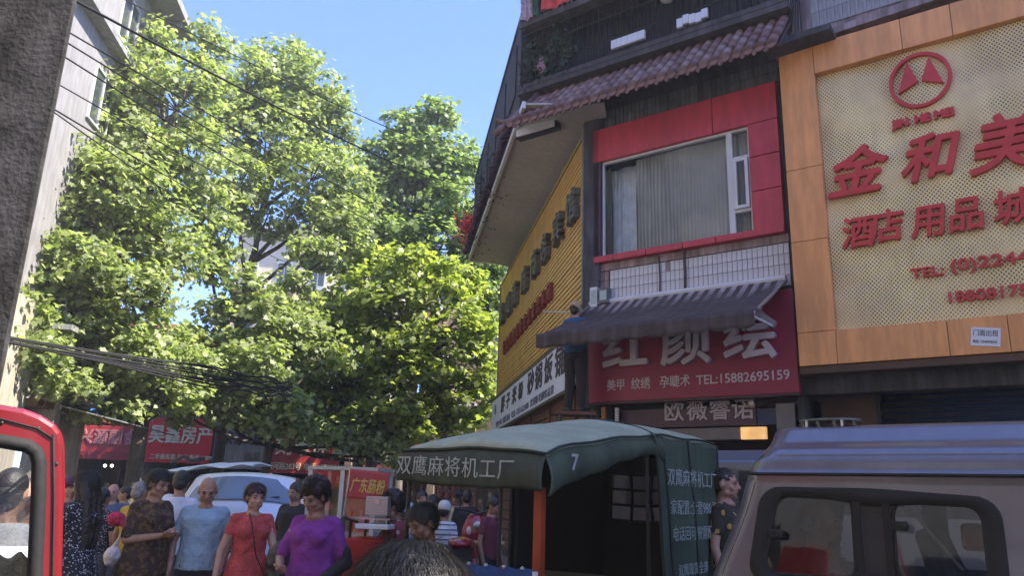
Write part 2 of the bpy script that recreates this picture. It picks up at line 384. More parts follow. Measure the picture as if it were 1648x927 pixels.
rr = MB(); rr.tube([(RX0-.06, TY+.02, TZ+.05), (RX1+.02, TY+.02, TZ+.05)], .075, 10); rr.build('roof_ridge', roof_tile, cb, FA.M, True)
# drip pans hanging between the tiles
dp = MB()
for i in range(NR-1):
    x = RX0+.1+(RX1-RX0-.2)*(i+.5)/(NR-1); dp.prism([(x-.05, RZ), (x+.05, RZ), (x+.035, RZ-.07), (x, RZ-.10), (x-.035, RZ-.07)], RY-.03, RY-.01)
dp.build('drip_tile', roof_tile, cb, FA.M)['kind'] = 'stuff'
# upturned hip at the left corner, going round to the street side

hp = MB(); A0 = FA.w(RX0+.25, TY-.1, TZ+.05); A1 = FA.w(RX0+.12, RY+.30, RZ+.36); A2 = FA.w(RX0-.02, RY+.05, RZ+.10); A3 = FA.w(RX0-.10, RY-.06, RZ+.08); A4 = FA.w(RX0-.17, RY-.12, RZ+.15)
hp.tube([A0, A1, A2, A3, A4], [.08, .08, .06, .04, .02], 10); hp.build('roof_ridge', roof_tile, cb, None, True)
hs = MB(); 
for i in range(6):
    u = i/5; p = A0.lerp(A2, u); q = p+FB.n*(.16*u+.05)+Vector((0, 0, -.20*u-.06)); hs.tube([p, q], [.055, .06], 8)
hs.build('hip_tiles', roof_tile, cb, None, True)
# dark tiled band beneath the roof
bb0 = FA.px(965, 205)[1]
def tiles(x0, x1, z0, z1, nx, nz, m_, off, name='wall_tile', gap=.008, extra=None, mm=None):
    w = (x1-x0)/nx; h = (z1-z0)/nz
    me_ = MB().box(gap/2, w-gap/2, -.012, 0, gap/2, h-gap/2).mesh(name, m_)
    me2_ = MB().box(gap/2, w-gap/2, -.012, 0, gap/2, h-gap/2).mesh(name, mm or m_)
    for j in range(nz):
        for i in range(nx):
            if extra and extra(i, j): continue
            put(name, me2_ if (mm and random.random() < .03) else me_, cb, FA.M @ Matrix.Translation((x0+i*w, -off-random.uniform(0, .002), z0+j*h)))
RT = avg(FA.px(1262, 131, .1)[1], FA.px(960, 203, .1)[1])
ub = MB(); w_ = .075; x = .05
while x < 3.4:
    for z in (RT+.02, RT+.19): ub.box(x+.003, x+w_-.003, -.035, 0, z, z+.16)
    x += w_
tag(ub.build('upper_wall_tiles', tile_grey, cb, FA.M), None, None, None, 'stuff')
# red frame made of sheet panels round the window
def panel(x0, x1, z0, z1, off0, off1, m_, name='panel', g_=.006, parent=cb, F=FA):
    q = MB(); q.box(x0+g_, x1-g_, -off1, -off0, z0+g_, z1-g_); return q.build(name, m_, parent, F.M, bevel=.006)
RB = FA.px(1100, 401)[1]-.02
xr = FA.px(1262, 300)[0]
RB = avg(FA.px(976, 425)[1], FA.px(1265, 377)[1])
panel(0, 2.16, wt, RT, .0, .10, red_panel, 'red_panel'); panel(2.16, xr, wt, RT, .0, .10, red_panel, 'red_panel')
hz = [wt-.001, wt-.55, wt-1.1, wb]
for i in range(3): panel(wr, xr, hz[i+1], hz[i], .0, .105, red_panel, 'red_panel')
xs = [.05, .42, 1.0, 1.62, 2.15, xr]
for i in range(5): panel(xs[i], xs[i+1], RB, wb+.02, .0, .14, red_panel, 'red_panel')
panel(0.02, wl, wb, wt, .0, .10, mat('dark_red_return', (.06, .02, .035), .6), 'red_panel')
bkp = MB(); bkp.box(0, xr, -.02, 0, RB, RT); bkp.box(0, 0, 0, 0, 0, 0) if False else None
# window: frames, panes, curtain
fx = FA.px(1173, 300)[0]
win = MB(); d0, d1 = -.04, .03
for (a, b_, c, d) in ((wl, wl+.03, wb, wt), (wr-.03, wr, wb, wt), (wl, wr, wb, wb+.03), (wl, wr, wt-.035, wt), (fx, fx+.09, wb+.03, wt-.035)):
    win.box(a+.001, b_-.001, d0, d1, c, d)
wz1 = wb+.36; wz2 = wt-.50
win.box(fx+.09, wr-.03, d0+.004, d1-.004, wz1, wz1+.05); win.box(fx+.09, wr-.03, d0+.004, d1-.004, wz2, wz2+.05)
wf = win.build('window_frame', alu, cb, FA.M, bevel=.004)
cas = MB(); c0, c1 = fx+.10, wr-.035
for (a, b_, c, d) in ((c0, c0+.05, wz1+.05, wz2), (c1-.05, c1, wz1+.05, wz2), (c0+.05, c1-.05, wz1+.05, wz1+.1), (c0+.05, c1-.05, wz2-.05, wz2)): cas.box(a, b_, -.075, -.042, c, d)
tag(cas.build('window_casement', alu, cb, FA.M, bevel=.004), 'small opening casement at the right of the window')
gl = glass_mat('window_glass', (.95, .96, .95), .0, .02, 1.25)
q = MB(); q.box(wl+.03, fx, -.006, .0, wb+.03, wt-.035); q.build('pane', gl, cb, FA.M)
q = MB(); q.box(fx+.09, wr-.03, -.006, .0, wz1+.05, wz2); q.build('pane', gl, cb, FA.M)
q = MB(); q.box(fx+.09, wr-.03, -.006, .0, wz2+.05, wt-.035); q.build('pane', gl, cb, FA.M)
q = MB(); q.box(fx+.09, wr-.03, -.006, .0, wb+.03, wz1); q.build('pane', gl, cb, FA.M)
cxs = FA.px(1020, 300)[0]
def curt(x0, x1, nf, amp, y):
    q = MB(); q.grid(lambda u, v: (x0+(x1-x0)*u+.015*sin(v*5+u*40)*v, y+amp*(.6+.5*sin(u*5+1))*sin(u*nf*2*pi+1.6*sin(u*11)+.7*sin(u*29))*(0.6+.4*(1-v))+.02*sin(u*9), wb+(wt-wb)*v), nf*10, 8); return q
curt(cxs-.02, fx+.02, 26, .028, .16).build('curtain', curtain_m, cb, FA.M, True)
curt(fx+.05, wr, 6, .02, .16).build('curtain', curtain_m, cb, FA.M, True)
curt(wl, cxs-.12, 7, .02, .34).build('curtain', mat('sky_reflection_blue', (.62, .70, .78), .8), cb, FA.M, True)  # pale blue cloth stands for sky mirrored in the left of the window
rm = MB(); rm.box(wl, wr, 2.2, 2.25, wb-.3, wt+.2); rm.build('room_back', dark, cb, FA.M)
# white tile band under the window
tz1 = RB-.13; tz0 = 4.60
pk = MB(); pk.box(0.0, xr+.02, -.03, 0, tz1+.01, RB); pk.build('tile_course', tile_pink, cb, FA.M)
gb = MB(); gb.box(-.02, xr+.02, -.006, 0, 4.5, tz1+.01); gb.build('tile_grout', grout, cb, FA.M)
tiles(.30, xr+.015, tz0, tz1, 38, 4, tile_white, .008, mm=tile_pink)
tiles(.02, .28, tz0, tz1, 3, 4, tile_pink, .008)
# rust streaks running down from the frame: thin grimy pipes
for xx, rr_ in ((1.18, .012), (1.60, .022)):
    q = MB(); q.tube([(xx, -.04, RB-.02), (xx+.01, -.04, 5.0), (xx, -.04, 4.6)], rr_, 8); q.build('drain_pipe', rust, cb, FA.M)
q = MB(); q.tube([(xr+.05, -.06, 8.0), (xr+.05, -.06, 6.2), (xr+.07, -.08, 5.2), (xr+.06, -.06, 3.2)], .022, 8); q.tube([(xr+.09, -.05, 7.6), (xr+.10, -.05, 3.2)], .012, 6); q.build('drain_pipe', black_metal, cb, FA.M)
# meter boxes left under the frame
for (xa, xb, za, zb, m_) in ((.0, .13, 4.62, 4.95, alu), (.17, .33, 4.66, 4.92, mat('grey_box', (.12, .12, .12), .5))):
    mbx = MB(); mbx.box(xa, xb, -.16, -.03, za, zb); b_ = mbx.build('meter_box', m_, cb, FA.M, bevel=.006)
    q = MB(); q.box(xa+.02, xb-.02, -.168, -.161, za+.05, zb-.05); q.build('box_door', mat('pale_green_glass', (.35, .45, .42), .3), b_, FA.M)

# balcony zone above the roof
bars = MB(); x = -1.42
while x < 3.4:
    bars.tube([(x, -.28, 8.95), (x, -.28, 10.10)], .009, 5); x += .11
for z in (8.97, 9.35, 9.8, 10.08): bars.tube([(-1.45, -.28, z), (3.42, -.28, z)], .014, 5)
bars.build('balcony_grille', black_metal, cb, FA.M)
b1 = MB(); b1.box(-1.45, 3.5, -.35, -.02, 8.80, 8.90); b1.box(-1.45, 3.5, -.36, -.30, 8.902, 8.99); b1.build('balcony_floor', mat('dark_concrete', (.09, .085, .09), .9, 0, .3, 3, .3, 20, .4), cb, FA.M)
b2 = MB(); b2.box(-1.36, 3.5, -.5, .9, 10.10, 10.22); b2.build('balcony_floor', mat('stained_concrete', (.12, .105, .11), .9, 0, .3, 3, .3, 20, .5), cb, FA.M)
b3 = MB(); x = -1.32
while x < 3.4: b3.tube([(x, -.47, 10.22), (x, -.47, 11.9)], .009, 5); x += .10
for z in (10.3, 11.0, 11.88): b3.tube([(-1.33, -.47, z), (3.42, -.47, z)], .013, 5)
for i in range(6): b3.tube([(-1.32, -.47+i*.15, 10.22), (-1.32, -.47+i*.15, 11.9)], .009, 5)
b3.build('balcony_grille', mat('rusty_white_bars', (.35, .3, .32), .6, .2), cb, FA.M)
b4 = MB(); b4.box(-1.3, 3.5, -.1, .1, 12.0, 12.99); b4.box(-1.3, -1.1, .1, 6, 12.0, 12.99); b4.build('wall', tile_pink, cb, FA.M)
b5 = MB(); b5.box(1.0, 3.5, -.45, -.35, 10.222, 10.6); b5.build('balcony_parapet', tile_pink, cb, FA.M)
# fluted grey sheets behind the bars
sh = MB(); sh.grid(lambda u, v: (-1.3+4.7*u, .25+.02*sin(u*160*pi), 8.95+1.13*v), 320, 1); sh.build('corrugated_sheet', mat('dark_sheet', (.075, .08, .085), .8, 0, .3, 3), cb, FA.M)
# tile pieces left on the ledge
me = MB().box(0, .10, -.05, 0, 0, .16).mesh('wall_tile', tile_white)
for i in range(6): put('wall_tile', me, cb, FA.M @ Matrix.Translation((.55+i*.105, -.37, 9.05+.0*i)))
for i in range(5): put('wall_tile', me, cb, FA.M @ Matrix.Translation((1.75+i*.105, -.37, 9.0+random.uniform(0, .06))))
# tiled wall of the next bay, above the orange frame
qx0, qz = FA.px(1258, 60, .1)
nb = MB(); nb.box(qx0, 18, -.08, .0, 8.25, 12.9); nb.build('wall', tile_pink, cb, FA.M)
me = MB().box(.003, .105, -.012, 0, .003, .247).mesh('wall_tile', mat('grey_white_tile', (.36, .35, .36), .4, 0, .15, 2, .05, 8, .5))
for i in range(20):
    for j in range(5): put('wall_tile', me, cb, FA.M @ Matrix.Translation((qx0+.45+i*.108, -.085, 8.47+j*.25)))
lg = MB(); lg.prism([(qx0-.1, 8.12), (qx0-.1, 8.2), (qx0+3.5, 8.42), (qx0+3.5, 8.25)], -.30, 0); lg.build('ledge', tile_pink, cb, FA.M)
lg = MB(); lg.prism([(qx0-.15, 8.02), (qx0-.15, 8.14), (qx0+.8, 8.14), (qx0+.8, 8.05)], -.62, -.302); lg.build('ledge', wall_dark, cb, FA.M)
cg = MB()
for i in range(5): cg.tube([(qx0+.1+.05*i, -.12, 8.3+random.random()*.2), (qx0+.2+.03*i, -.2, 8.9), (qx0+.15, -.15, 9.6+.2*i), (qx0+.4+.1*i, -.14, 10.6)], .012, 5)
cg.build('cable', black_metal, cb, FA.M)
# weeds growing over the balconies
def leafy(name, centers, n, size, m_, parent, seed=1, spread=(.25, .2, .25)):
    r = np.random.default_rng(seed); q = MB()
    for i in range(n):
        c = Vector(centers[r.integers(len(centers))]) + Vector((r.normal(0, spread[0]), r.normal(0, spread[1]), r.normal(0, spread[2])))
        d = Vector(r.normal(0, 1, 3)).normalized(); e = d.cross(Vector(r.normal(0, 1, 3))).normalized()
        s_ = size*r.uniform(.6, 1.3); q.add([c-d*s_, c+e*s_*.4, c+d*s_, c-e*s_*.4], [(0, 1, 2, 3)])
    return q.build(name, m_, parent)
weed_m = mat('dull_leaf', (.05, .075, .045), .7, 0, .4, 9)
t_ = thing('balcony_plant', FA.w(-1.3, -.3, 9), 'dusty climbing plant over the left end of the dark balcony', 'plant')
leafy('foliage', [FA.w(-1.3+.12*i, -.30, 9.3+.25*sin(i*1.3)+.03*i) for i in range(9)], 900, .05, weed_m, t_, 3, (.08, .06, .20))
q = MB(); [q.tube([FA.w(-1.4+.15*i, -.2, 8.95), FA.w(-1.45+.16*i, -.3, 9.4), FA.w(-1.6+.2*i, -.34, 9.9)], .01, 5) for i in range(6)]; q.build('stem', rust, t_)
t_ = thing('climbing_plant', FB.w(-9, -1.3, 8.4), 'bright red flowering bush hanging over the far end of the overhang', 'plant')
leafy('foliage', [FB.w(-9.4, -1.4+.1*i, 9.0+.15*i) for i in range(5)]+[FB.w(-9.8, -1.35, 9.35)], 900, .06, mat('red_blossom', (.75, .04, .05), .6, 0, .3, 9), t_, 4, (.13, .12, .2))
leafy('leaves', [FB.w(-9.2, -1.3, 8.4), FB.w(-8.8, -1.3, 8.35)], 160, .05, weed_m, t_, 5, (.25, .1, .15))
t_ = thing('climbing_plant', FB.w(-6, -1.2, 8.6), 'brownish dry creeper clinging along the dark overhanging wall', 'plant')
leafy('foliage', [FB.w(-8.6+.5*i, -1.25, 8.55+.2*sin(i*2)) for i in range(12)], 1500, .045, mat('dry_leaf', (.07, .055, .045), .8, 0, .4, 9), t_, 6, (.22, .04, .18))
# laundry and sacks
def cloth_item(x0, x1, z0, z1, off, m_, label, cat='laundry'):
    q = MB(); q.grid(lambda u, v: (x0+(x1-x0)*u+.03*sin(v*6+u*3), -off-.03*sin(u*9+v*4)-.02*sin(u*23), z0+(z1-z0)*v+.02*sin(u*11)*(1-v)), 20, 12)
    tag(q.build('hanging_cloth', m_, None, FA.M, True, solid=.008), label, cat)
cloth_item(-.85, -.25, 10.24, 11.4, .53, mat('coral_cloth', (.72, .10, .12), .8), 'coral red cloth hung on the highest balcony rail')
cloth_item(-1.31, -1.0, 10.20, 11.4, .53, cloth_mat('pink_check', (.5, .38, .42), (.12, .2, .3), 14, .3), 'pink and blue patterned cloth at the balcony corner')
cloth_item(-1.0, -.87, 10.2, 11.1, .53, mat('green_cloth', (.1, .2, .14), .8), 'narrow dark green cloth beside the coral one')
for i, (xx, lab) in enumerate(((1.35, 'pale knotted sack behind the bars, left one of two'), (1.85, 'pale bulging sack behind the bars, right one of two'))):
    q = MB(); q.ell((xx+.2, -.30, 9.85), (.15, .12, .22)); q.ell((xx+.23, -.30, 10.04), (.06, .05, .05))
    blob(q, 'sack', mat('sack_cloth', (.42, .42, .42), .8), None, FA.M, .03, 3, .05, .1)
    REM[-1] = REM[-1][:5]+(lab,)
q = MB(); q.ell((-.95, -.3, 9.25), (.09, .09, .14)); q.ell((-.95, -.3, 9.42), (.05, .05, .06)); blob(q, 'flower_pot', mat('pink_plastic', (.5, .25, .28), .5), None, FA.M, .02, 2); REM[-1] = REM[-1][:5]+('pink plastic jar on the dark balcony ledge',)

# ------------------------------------------------------------------ red shop sign, awning
sb0 = avg(FA.px(955, 633)[1], FA.px(1283, 615)[1]); 
rs = thing('shop_sign', FA.w(1.5, 0, 3.1), 'crimson shop sign with silver 3D characters and phone number beneath the striped awning', 'sign')
q = MB(); q.box(-.02, xr+.06, -.14, -.002, 3.07, 4.52); q.build('board', red_dark, rs, FA.M, bevel=.01)
q = MB(); q.box(-.03, xr+.07, -.16, -.003, 3.03, 3.066); q.build('board_edge', mat('dark_edge', (.05, .01, .02), .5), rs, FA.M)
for ch, cx in (('红', 1006), ('颜', 1103), ('绘', 1208)):
    x, _ = FA.px(cx, 560, .2); z = 3.87
    text(ch, FA, x, z, .74, letter_grey, rs, .141, .09, .017, 'CENTER', 1.0, name='character')
x, z = FA.px(976, 626, .15)
zt = 3.22
for s_, px_ in (('美甲', 976), ('纹绣', 1015), ('孕睫术', 1061), ('TEL:15882695159', 1120)):
    text(s_, FA, FA.px(px_, 615, .15)[0], zt, .175, letter_pale, rs, .141, .006, .002, 'LEFT', .86 if s_[0] != 'T' else .97, name='lettering')
# small dark patch sticker near the last character
aw = thing('awning', FA.w(1.5, -.2, 4.6), 'grey and pink striped fabric awning with scalloped edge over the crimson sign', 'awning')
am = mat('awning_cloth', (.085, .062, .06), .9, 0, .25, 3, .2, 30, .35)
nt = am.node_tree; N = nt.nodes; L = nt.links; b = N['Principled BSDF']; src = b.inputs['Base Color'].links[0].from_socket
tc = N.new('ShaderNodeTexCoord'); wv = N.new('ShaderNodeTexWave'); wv.bands_direction = 'X'; wv.inputs['Scale'].default_value = 1.9; wv.inputs['Distortion'].default_value = 0
L.new(tc.outputs['Object'], wv.inputs['Vector']); gt = N.new('ShaderNodeMath'); gt.operation = 'GREATER_THAN'; gt.inputs[1].default_value = .5; L.new(wv.outputs['Fac'], gt.inputs[0])
sx_ = N.new('ShaderNodeSeparateXYZ'); L.new(tc.outputs['Object'], sx_.inputs[0]); nz = N.new('ShaderNodeTexNoise'); nz.inputs['Scale'].default_value = 2.5; L.new(tc.outputs['Object'], nz.inputs['Vector'])
m1 = N.new('ShaderNodeMath'); m1.operation = 'MULTIPLY_ADD'; m1.inputs[1].default_value = 1.3; m1.inputs[2].default_value = 0; L.new(sx_.outputs[1], m1.inputs[0])
m2 = N.new('ShaderNodeMath'); m2.operation = 'ADD'; L.new(m1.outputs[0], m2.inputs[0]); L.new(nz.outputs[0], m2.inputs[1])
mr = N.new('ShaderNodeMapRange'); mr.inputs[1].default_value = -.1; mr.inputs[2].default_value = .4; mr.inputs[3].default_value = .02; mr.inputs[4].default_value = 1; L.new(m2.outputs[0], mr.inputs[0])
m3 = N.new('ShaderNodeMath'); m3.operation = 'MULTIPLY'; L.new(gt.outputs[0], m3.inputs[0]); L.new(mr.outputs[0], m3.inputs[1])
mx = N.new('ShaderNodeMixRGB'); mx.inputs[2].default_value = (.40, .32, .33, 1); L.new(m3.outputs[0], mx.inputs[0]); L.new(src, mx.inputs[1]); L.new(mx.outputs[0], b.inputs['Base Color'])
AX0, AX1 = -.05, 3.12; AZ1, AYF = 4.70, -1.30
FXL, FZL = FA.px(864, 538, 1.30); FXR, FZR = FA.px(1214, 500, 1.30); AZ0 = avg(FZL, FZR)
q = MB(); q.grid(lambda u, v: ((AX0+(FXL-AX0)*v)*(1-u)+(AX1+(FXR-AX1)*v)*u, -.05+(AYF+.05)*v, AZ1+(AZ0-AZ1)*v-.07*sin(pi*v)+.012*sin(u*40+v*5)*v), 90, 14)
q.build('canopy', am, aw, FA.M, True, solid=.008)
q = MB(); xa, xb = FXL, FXR
q.grid(lambda u, v: (xa+(xb-xa)*u, AYF-.02-.015*sin(u*50)*v, AZ0-(.20+.035*abs(sin(u*11*pi)))*v+.004), 160, 4); q.build('valance', am, aw, FA.M, True, solid=.006)
q = MB()
for xx in (FXL+.1, FXR-.12): q.bar((xx, -.02, 4.0), (xx, AYF+.05, AZ0-.01), .03)
q.bar((xa, AYF, AZ0-.02), (xb, AYF, AZ0-.02), .035); q.tube([(AX0, -.06, AZ1+.0), (AX1, -.06, AZ1)], .05, 8); q.build('awning_arm', alu, aw, FA.M)
q = MB(); q.bar((AX1+.02, -.1, AZ1-.04), (FXR+.03, AYF+.05, AZ0+.03), .02, .03); q.build('awning_side', steel, aw, FA.M)

# ------------------------------------------------------------------ shop front below
sf = thing('beauty_shop', FA.w(1.6, .3, 0), 'dim beauty shop front with outlined characters on a plum board and lit strip', 'shop')
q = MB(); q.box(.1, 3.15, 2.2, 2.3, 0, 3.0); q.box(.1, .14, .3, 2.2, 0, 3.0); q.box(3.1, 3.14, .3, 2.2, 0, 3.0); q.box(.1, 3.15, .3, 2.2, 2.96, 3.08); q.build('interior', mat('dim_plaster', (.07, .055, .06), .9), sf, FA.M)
plum = mat('plum_board', (.075, .035, .05), .5)
bz0 = FA.px(1140, 686, -.05)[1]; bz1 = 2.95; lz1 = FA.px(1150, 689, -.08)[1]; lz0 = FA.px(1150, 708, -.08)[1]; bx0 = FA.px(1000, 660, -.05)[0]; bx1 = FA.px(1216, 660, -.05)[0]
q = MB(); q.box(bx0, bx1, .05, .12, bz0, bz1); q.build('board', plum, sf, FA.M)
for i, ch in enumerate('欧薇睿诺'): text(ch, FA, FA.px(1085+37*i, 660, -.05)[0], FA.px(1140, 662, -.05)[1], .31, mat('dull_chrome', (.42, .36, .37), .5, .1), sf, -.05, .02, -.004, 'CENTER', name='character')
q = MB(); q.box(bx1+.01, bx1+.3, .07, .12, bz0, bz1-.05); q.build('poster', mat('navy_poster', (.02, .04, .11), .5), sf, FA.M)
q = MB(); q.box(FA.px(1072, 695, -.08)[0], FA.px(1190, 695, -.08)[0], .08, .16, lz0, lz1); q.build('light_box', mat('grey_box_front', (.16, .14, .13), .5), sf, FA.M)
q = MB(); q.box(FA.px(1192, 695, -.08)[0], FA.px(1232, 695, -.08)[0], .08, .16, lz0, lz1); q.build('lit_panel', mat('warm_lit_panel', (.9, .5, .18), .5, emis=.22), sf, FA.M)
q = MB(); 
for z in (1.85, 1.7, 1.5): q.box(.6, 3.0, .18, .2, z, z+.06)
q.build('shelf', wood_br, sf, FA.M)
q = MB(); q.box(2.85, 3.1, .0, .04, 0, 2.95); q.build('door_glass', mat('grey_door', (.13, .12, .12), .25), sf, FA.M)
q = MB(); q.box(.18, .24, -.1, -.04, 0.13, 3.0); q.build('post', mat('ochre_post', (.42, .17, .05), .6), sf, FA.M)
q = MB(); q.box(.42, .47, -.1, -.05, 0.13, 2.98); q.build('post', alu, sf, FA.M)
q = MB(); q.ell((FA.px(1213, 637)[0], -.12, 2.94), .05); q.build('lamp', mat('dull_bulb', (.4, .3, .2), .4), sf, FA.M, True)

# ------------------------------------------------------------------ orange framed gold board
os_ = thing('shop_sign', FA.w(4.6, -.2, 5), 'large orange framed board of perforated gold sheet with red brush characters and round logo', 'sign')
ox0 = avg(FA.px(1262, 185, .3)[0], FA.px(1283, 590, .3)[0]); ox1 = avg(FA.px(1317, 117, .3)[0], FA.px(1337, 530, .3)[0])
oz0 = avg(FA.px(1283, 590, .3)[1], FA.px(1648, 566, .3)[1]); oz1 = avg(FA.px(1337, 531, .3)[1], FA.px(1648, 504, .3)[1])
oz2 = avg(FA.px(1317, 117, .3)[1], FA.px(1640, 26, .3)[1]); oz3 = FA.px(1262, 96, .3)[1]+.12
OR = .30
zs = [oz0, oz1, oz1+1.28, oz1+2.35, oz3]
for i in range(4): panel(ox0, ox1, zs[i], zs[i+1], .0, OR, orange_m, 'frame_panel', .003, os_)
xs = [ox1, ox1+1.28, ox1+1.9, ox1+3.2, ox1+4.4, ox1+5.6]
for i in range(5): panel(xs[i], xs[i+1], oz0, oz1, .0, OR-.002*(i % 2), orange_m, 'frame_panel', .003, os_)
xs = [ox1, ox1+1.15, ox1+1.75, ox1+3.2, ox1+4.4, ox1+5.6]
for i in range(5): panel(xs[i], xs[i+1], oz2, oz3, .0, OR-.002*(i % 2), orange_m, 'frame_panel', .003, os_)
gm = mat('perforated_gold', (.95, .71, .34), .42, .05, .20, 1.6, .5, 2.2, .12)
nt = gm.node_tree; N = nt.nodes; L = nt.links; b = N['Principled BSDF']; src = b.inputs['Base Color'].links[0].from_socket
tc = N.new('ShaderNodeTexCoord'); sp = N.new('ShaderNodeSeparateXYZ'); L.new(tc.outputs['Object'], sp.inputs[0])
outs = []
for (dx_, dz_) in ((0, 0), (.5, .5)):
    cb_ = N.new('ShaderNodeCombineXYZ')
    for sock, k_, dd in ((0, 1/.050, dx_), (1, 1/.058, dz_)):
        mm = N.new('ShaderNodeMath'); mm.operation = 'MULTIPLY_ADD'; mm.inputs[1].default_value = k_; mm.inputs[2].default_value = dd; L.new(sp.outputs[0 if sock == 0 else 2], mm.inputs[0])
        fr_ = N.new('ShaderNodeMath'); fr_.operation = 'FRACT'; L.new(mm.outputs[0], fr_.inputs[0])
        sb = N.new('ShaderNodeMath'); sb.operation = 'SUBTRACT'; sb.inputs[1].default_value = .5; L.new(fr_.outputs[0], sb.inputs[0]); L.new(sb.outputs[0], cb_.inputs[sock])
    ln = N.new('ShaderNodeVectorMath'); ln.operation = 'LENGTH'; L.new(cb_.outputs[0], ln.inputs[0]); outs.append(ln.outputs['Value'])
mn = N.new('ShaderNodeMath'); mn.operation = 'MINIMUM'; L.new(outs[0], mn.inputs[0]); L.new(outs[1], mn.inputs[1])
lt = N.new('ShaderNodeMath'); lt.operation = 'LESS_THAN'; lt.inputs[1].default_value = .215; L.new(mn.outputs[0], lt.inputs[0])
nzz = N.new('ShaderNodeTexNoise'); nzz.inputs['Scale'].default_value = 1.7; nzz.inputs['Detail'].default_value = 5; L.new(tc.outputs['Object'], nzz.inputs['Vector'])
cr_ = N.new('ShaderNodeValToRGB'); cr_.color_ramp.elements[0].position = .38; cr_.color_ramp.elements[1].position = .56; cr_.color_ramp.elements[0].color = (.60, .45, .25, 1); cr_.color_ramp.elements[1].color = (.10, .07, .05, 1); L.new(nzz.outputs[0], cr_.inputs[0])
mx = N.new('ShaderNodeMixRGB'); L.new(lt.outputs[0], mx.inputs[0]); L.new(src, mx.inputs[1]); L.new(cr_.outputs[0], mx.inputs[2]); L.new(mx.outputs[0], b.inputs['Base Color'])
q = MB(); q.grid(lambda u, v: (ox1+5.6*u, -.19-.01*sin(u*31+v*7)-.008*sin(v*23+u*9), oz1+(oz2-oz1)*v), 60, 40); q.build('perforated_sheet', gm, os_, FA.M, True)
for (ch, px_, py_, h_) in (('金', 1372, 282, .68), ('和', 1490, 258, .62), ('美', 1612, 236, .74)):
    x, z = FA.px(px_, py_, .25); text(ch, FA, x, z, h_, letter_red, os_, .2, .07, .016, 'CENTER', .98, .28, 'character')
for (ch, px_, py_) in (('酒', 1379, 377), ('店', 1425, 367), ('用', 1493, 358), ('品', 1553, 348), ('城', 1628, 336)):
    x, z = FA.px(px_, py_, .25); text(ch, FA, x, z, .43, letter_red, os_, .2, .06, .009, 'CENTER', .9, .12, 'character')
for (s_, px_, py_, h_, sx__) in (('JIN', 1449, 197, .14, 1.0), ('HE', 1484, 189, .14, 1.0), ('MEI', 1519, 181, .14, 1.0)):
    x, z = FA.px(px_, py_, .25); text(s_, FA, x, z, h_, letter_red, os_, .2, .04, .012, 'CENTER', sx__, 0, 'lettering')
x, z = FA.px(1465, 441, .25); text('TEL:', FA, x, z-.09, .17, letter_red, os_, .2, .03, .004, 'LEFT', 1.15)
x, z2_ = FA.px(1528, 437, .25); text('(0)224420', FA, x, z-.06, .19, letter_red, os_, .2, .03, .005, 'LEFT', 1.3)
x, z = FA.px(1520, 478, .25); text('18808175205', FA, x, z-.11, .18, letter_red, os_, .2, .03, .004, 'LEFT', 1.12)
lx, lz = FA.px(1480, 127, .25); rx_ = .5*(FA.px(1531, 120, .25)[0]-FA.px(1428, 130, .25)[0]); rz_ = .40
q = MB(); nn = 48
for i in range(nn): 
    a0 = 2*pi*i/nn; a1 = 2*pi*(i+1)/nn
    def rp_(a, k): return (lx+(rx_-k)*cos(a), lz+(rz_-k)*sin(a))
    q.prism([rp_(a0, 0), rp_(a1, 0), rp_(a1, .045), rp_(a0, .045)], -.25, -.19)
q.build('logo_ring', letter_red, os_, FA.M)
for sg, nm in ((-1, 'logo_triangle'), (1, 'logo_triangle')):
    q = MB(); q.prism([(lx+sg*.13, lz+.30), (lx+sg*.02, lz-.02), (lx+sg*.27, lz-.13)], -.25, -.19); q.build(nm, letter_red, os_, FA.M)
# small rental notice
nx, nz_ = FA.px(1586, 542, .31); nt_ = thing('notice', FA.w(nx, -.31, nz_), 'small white rental notice stuck on the lower orange panel', 'notice')
Mn = FA.M @ Matrix.Translation((nx, -.302, nz_)) @ Matrix.Rotation(radians(8), 4, 'Y')
q = MB(); q.box(-.15, .15, -.004, 0, -.11, .11); q.build('sheet', white_p, nt_, Mn)
text('门面出租', None, -.13, 0.0, .075, print_dark, nt_, .005, .002, 0, 'LEFT', .8, M0=Mn); text('电话 13649098520', None, -.13, -.085, .045, print_dark, nt_, .005, .002, 0, 'LEFT', .66, M0=Mn)
# recess and blue shutter under the orange frame
so_ = MB(); so_.box(ox0, ox0+7, -.28, .9, oz0-.10, oz0-.01); so_.build('lintel', mat('brown_lintel', (.10, .055, .03), .8), cb, FA.M)
q = MB(); q.box(ox0+.05, ox0+.75, .45, .9, 0.13, oz0-.1); q.build('pier', mat('brown_pier', (.085, .04, .025), .7), cb, FA.M)
shx = FA.px(1418, 650, -.6)[0]
shm = MB().prism([(.0, 0), (.03, .04), (0, .078)], 0, 3.6, 'x').mesh('shutter_slat', blue_sh)
shm2 = MB(); shm2.add([(0, 0, 0), (3.6, 0, 0), (3.6, -.025, .04), (0, -.025, .04), (0, 0, .078), (3.6, 0, .078)], [(0, 1, 3, 2), (2, 3, 5, 4)]); shm2 = shm2.mesh('shutter_slat', blue_sh)
rsd = thing('roller_shutter', FA.w(shx+1.8, .6, 0), 'closed dark blue roller shutter beneath the orange framed board', 'shutter')
for i in range(38): put('slat', shm2, rsd, FA.M @ Matrix.Translation((shx, .6, .13+i*.08)))
q = MB(); q.box(shx-.06, shx, .5, .7, .13, 3.2); q.build('guide_rail', black_metal, rsd, FA.M)

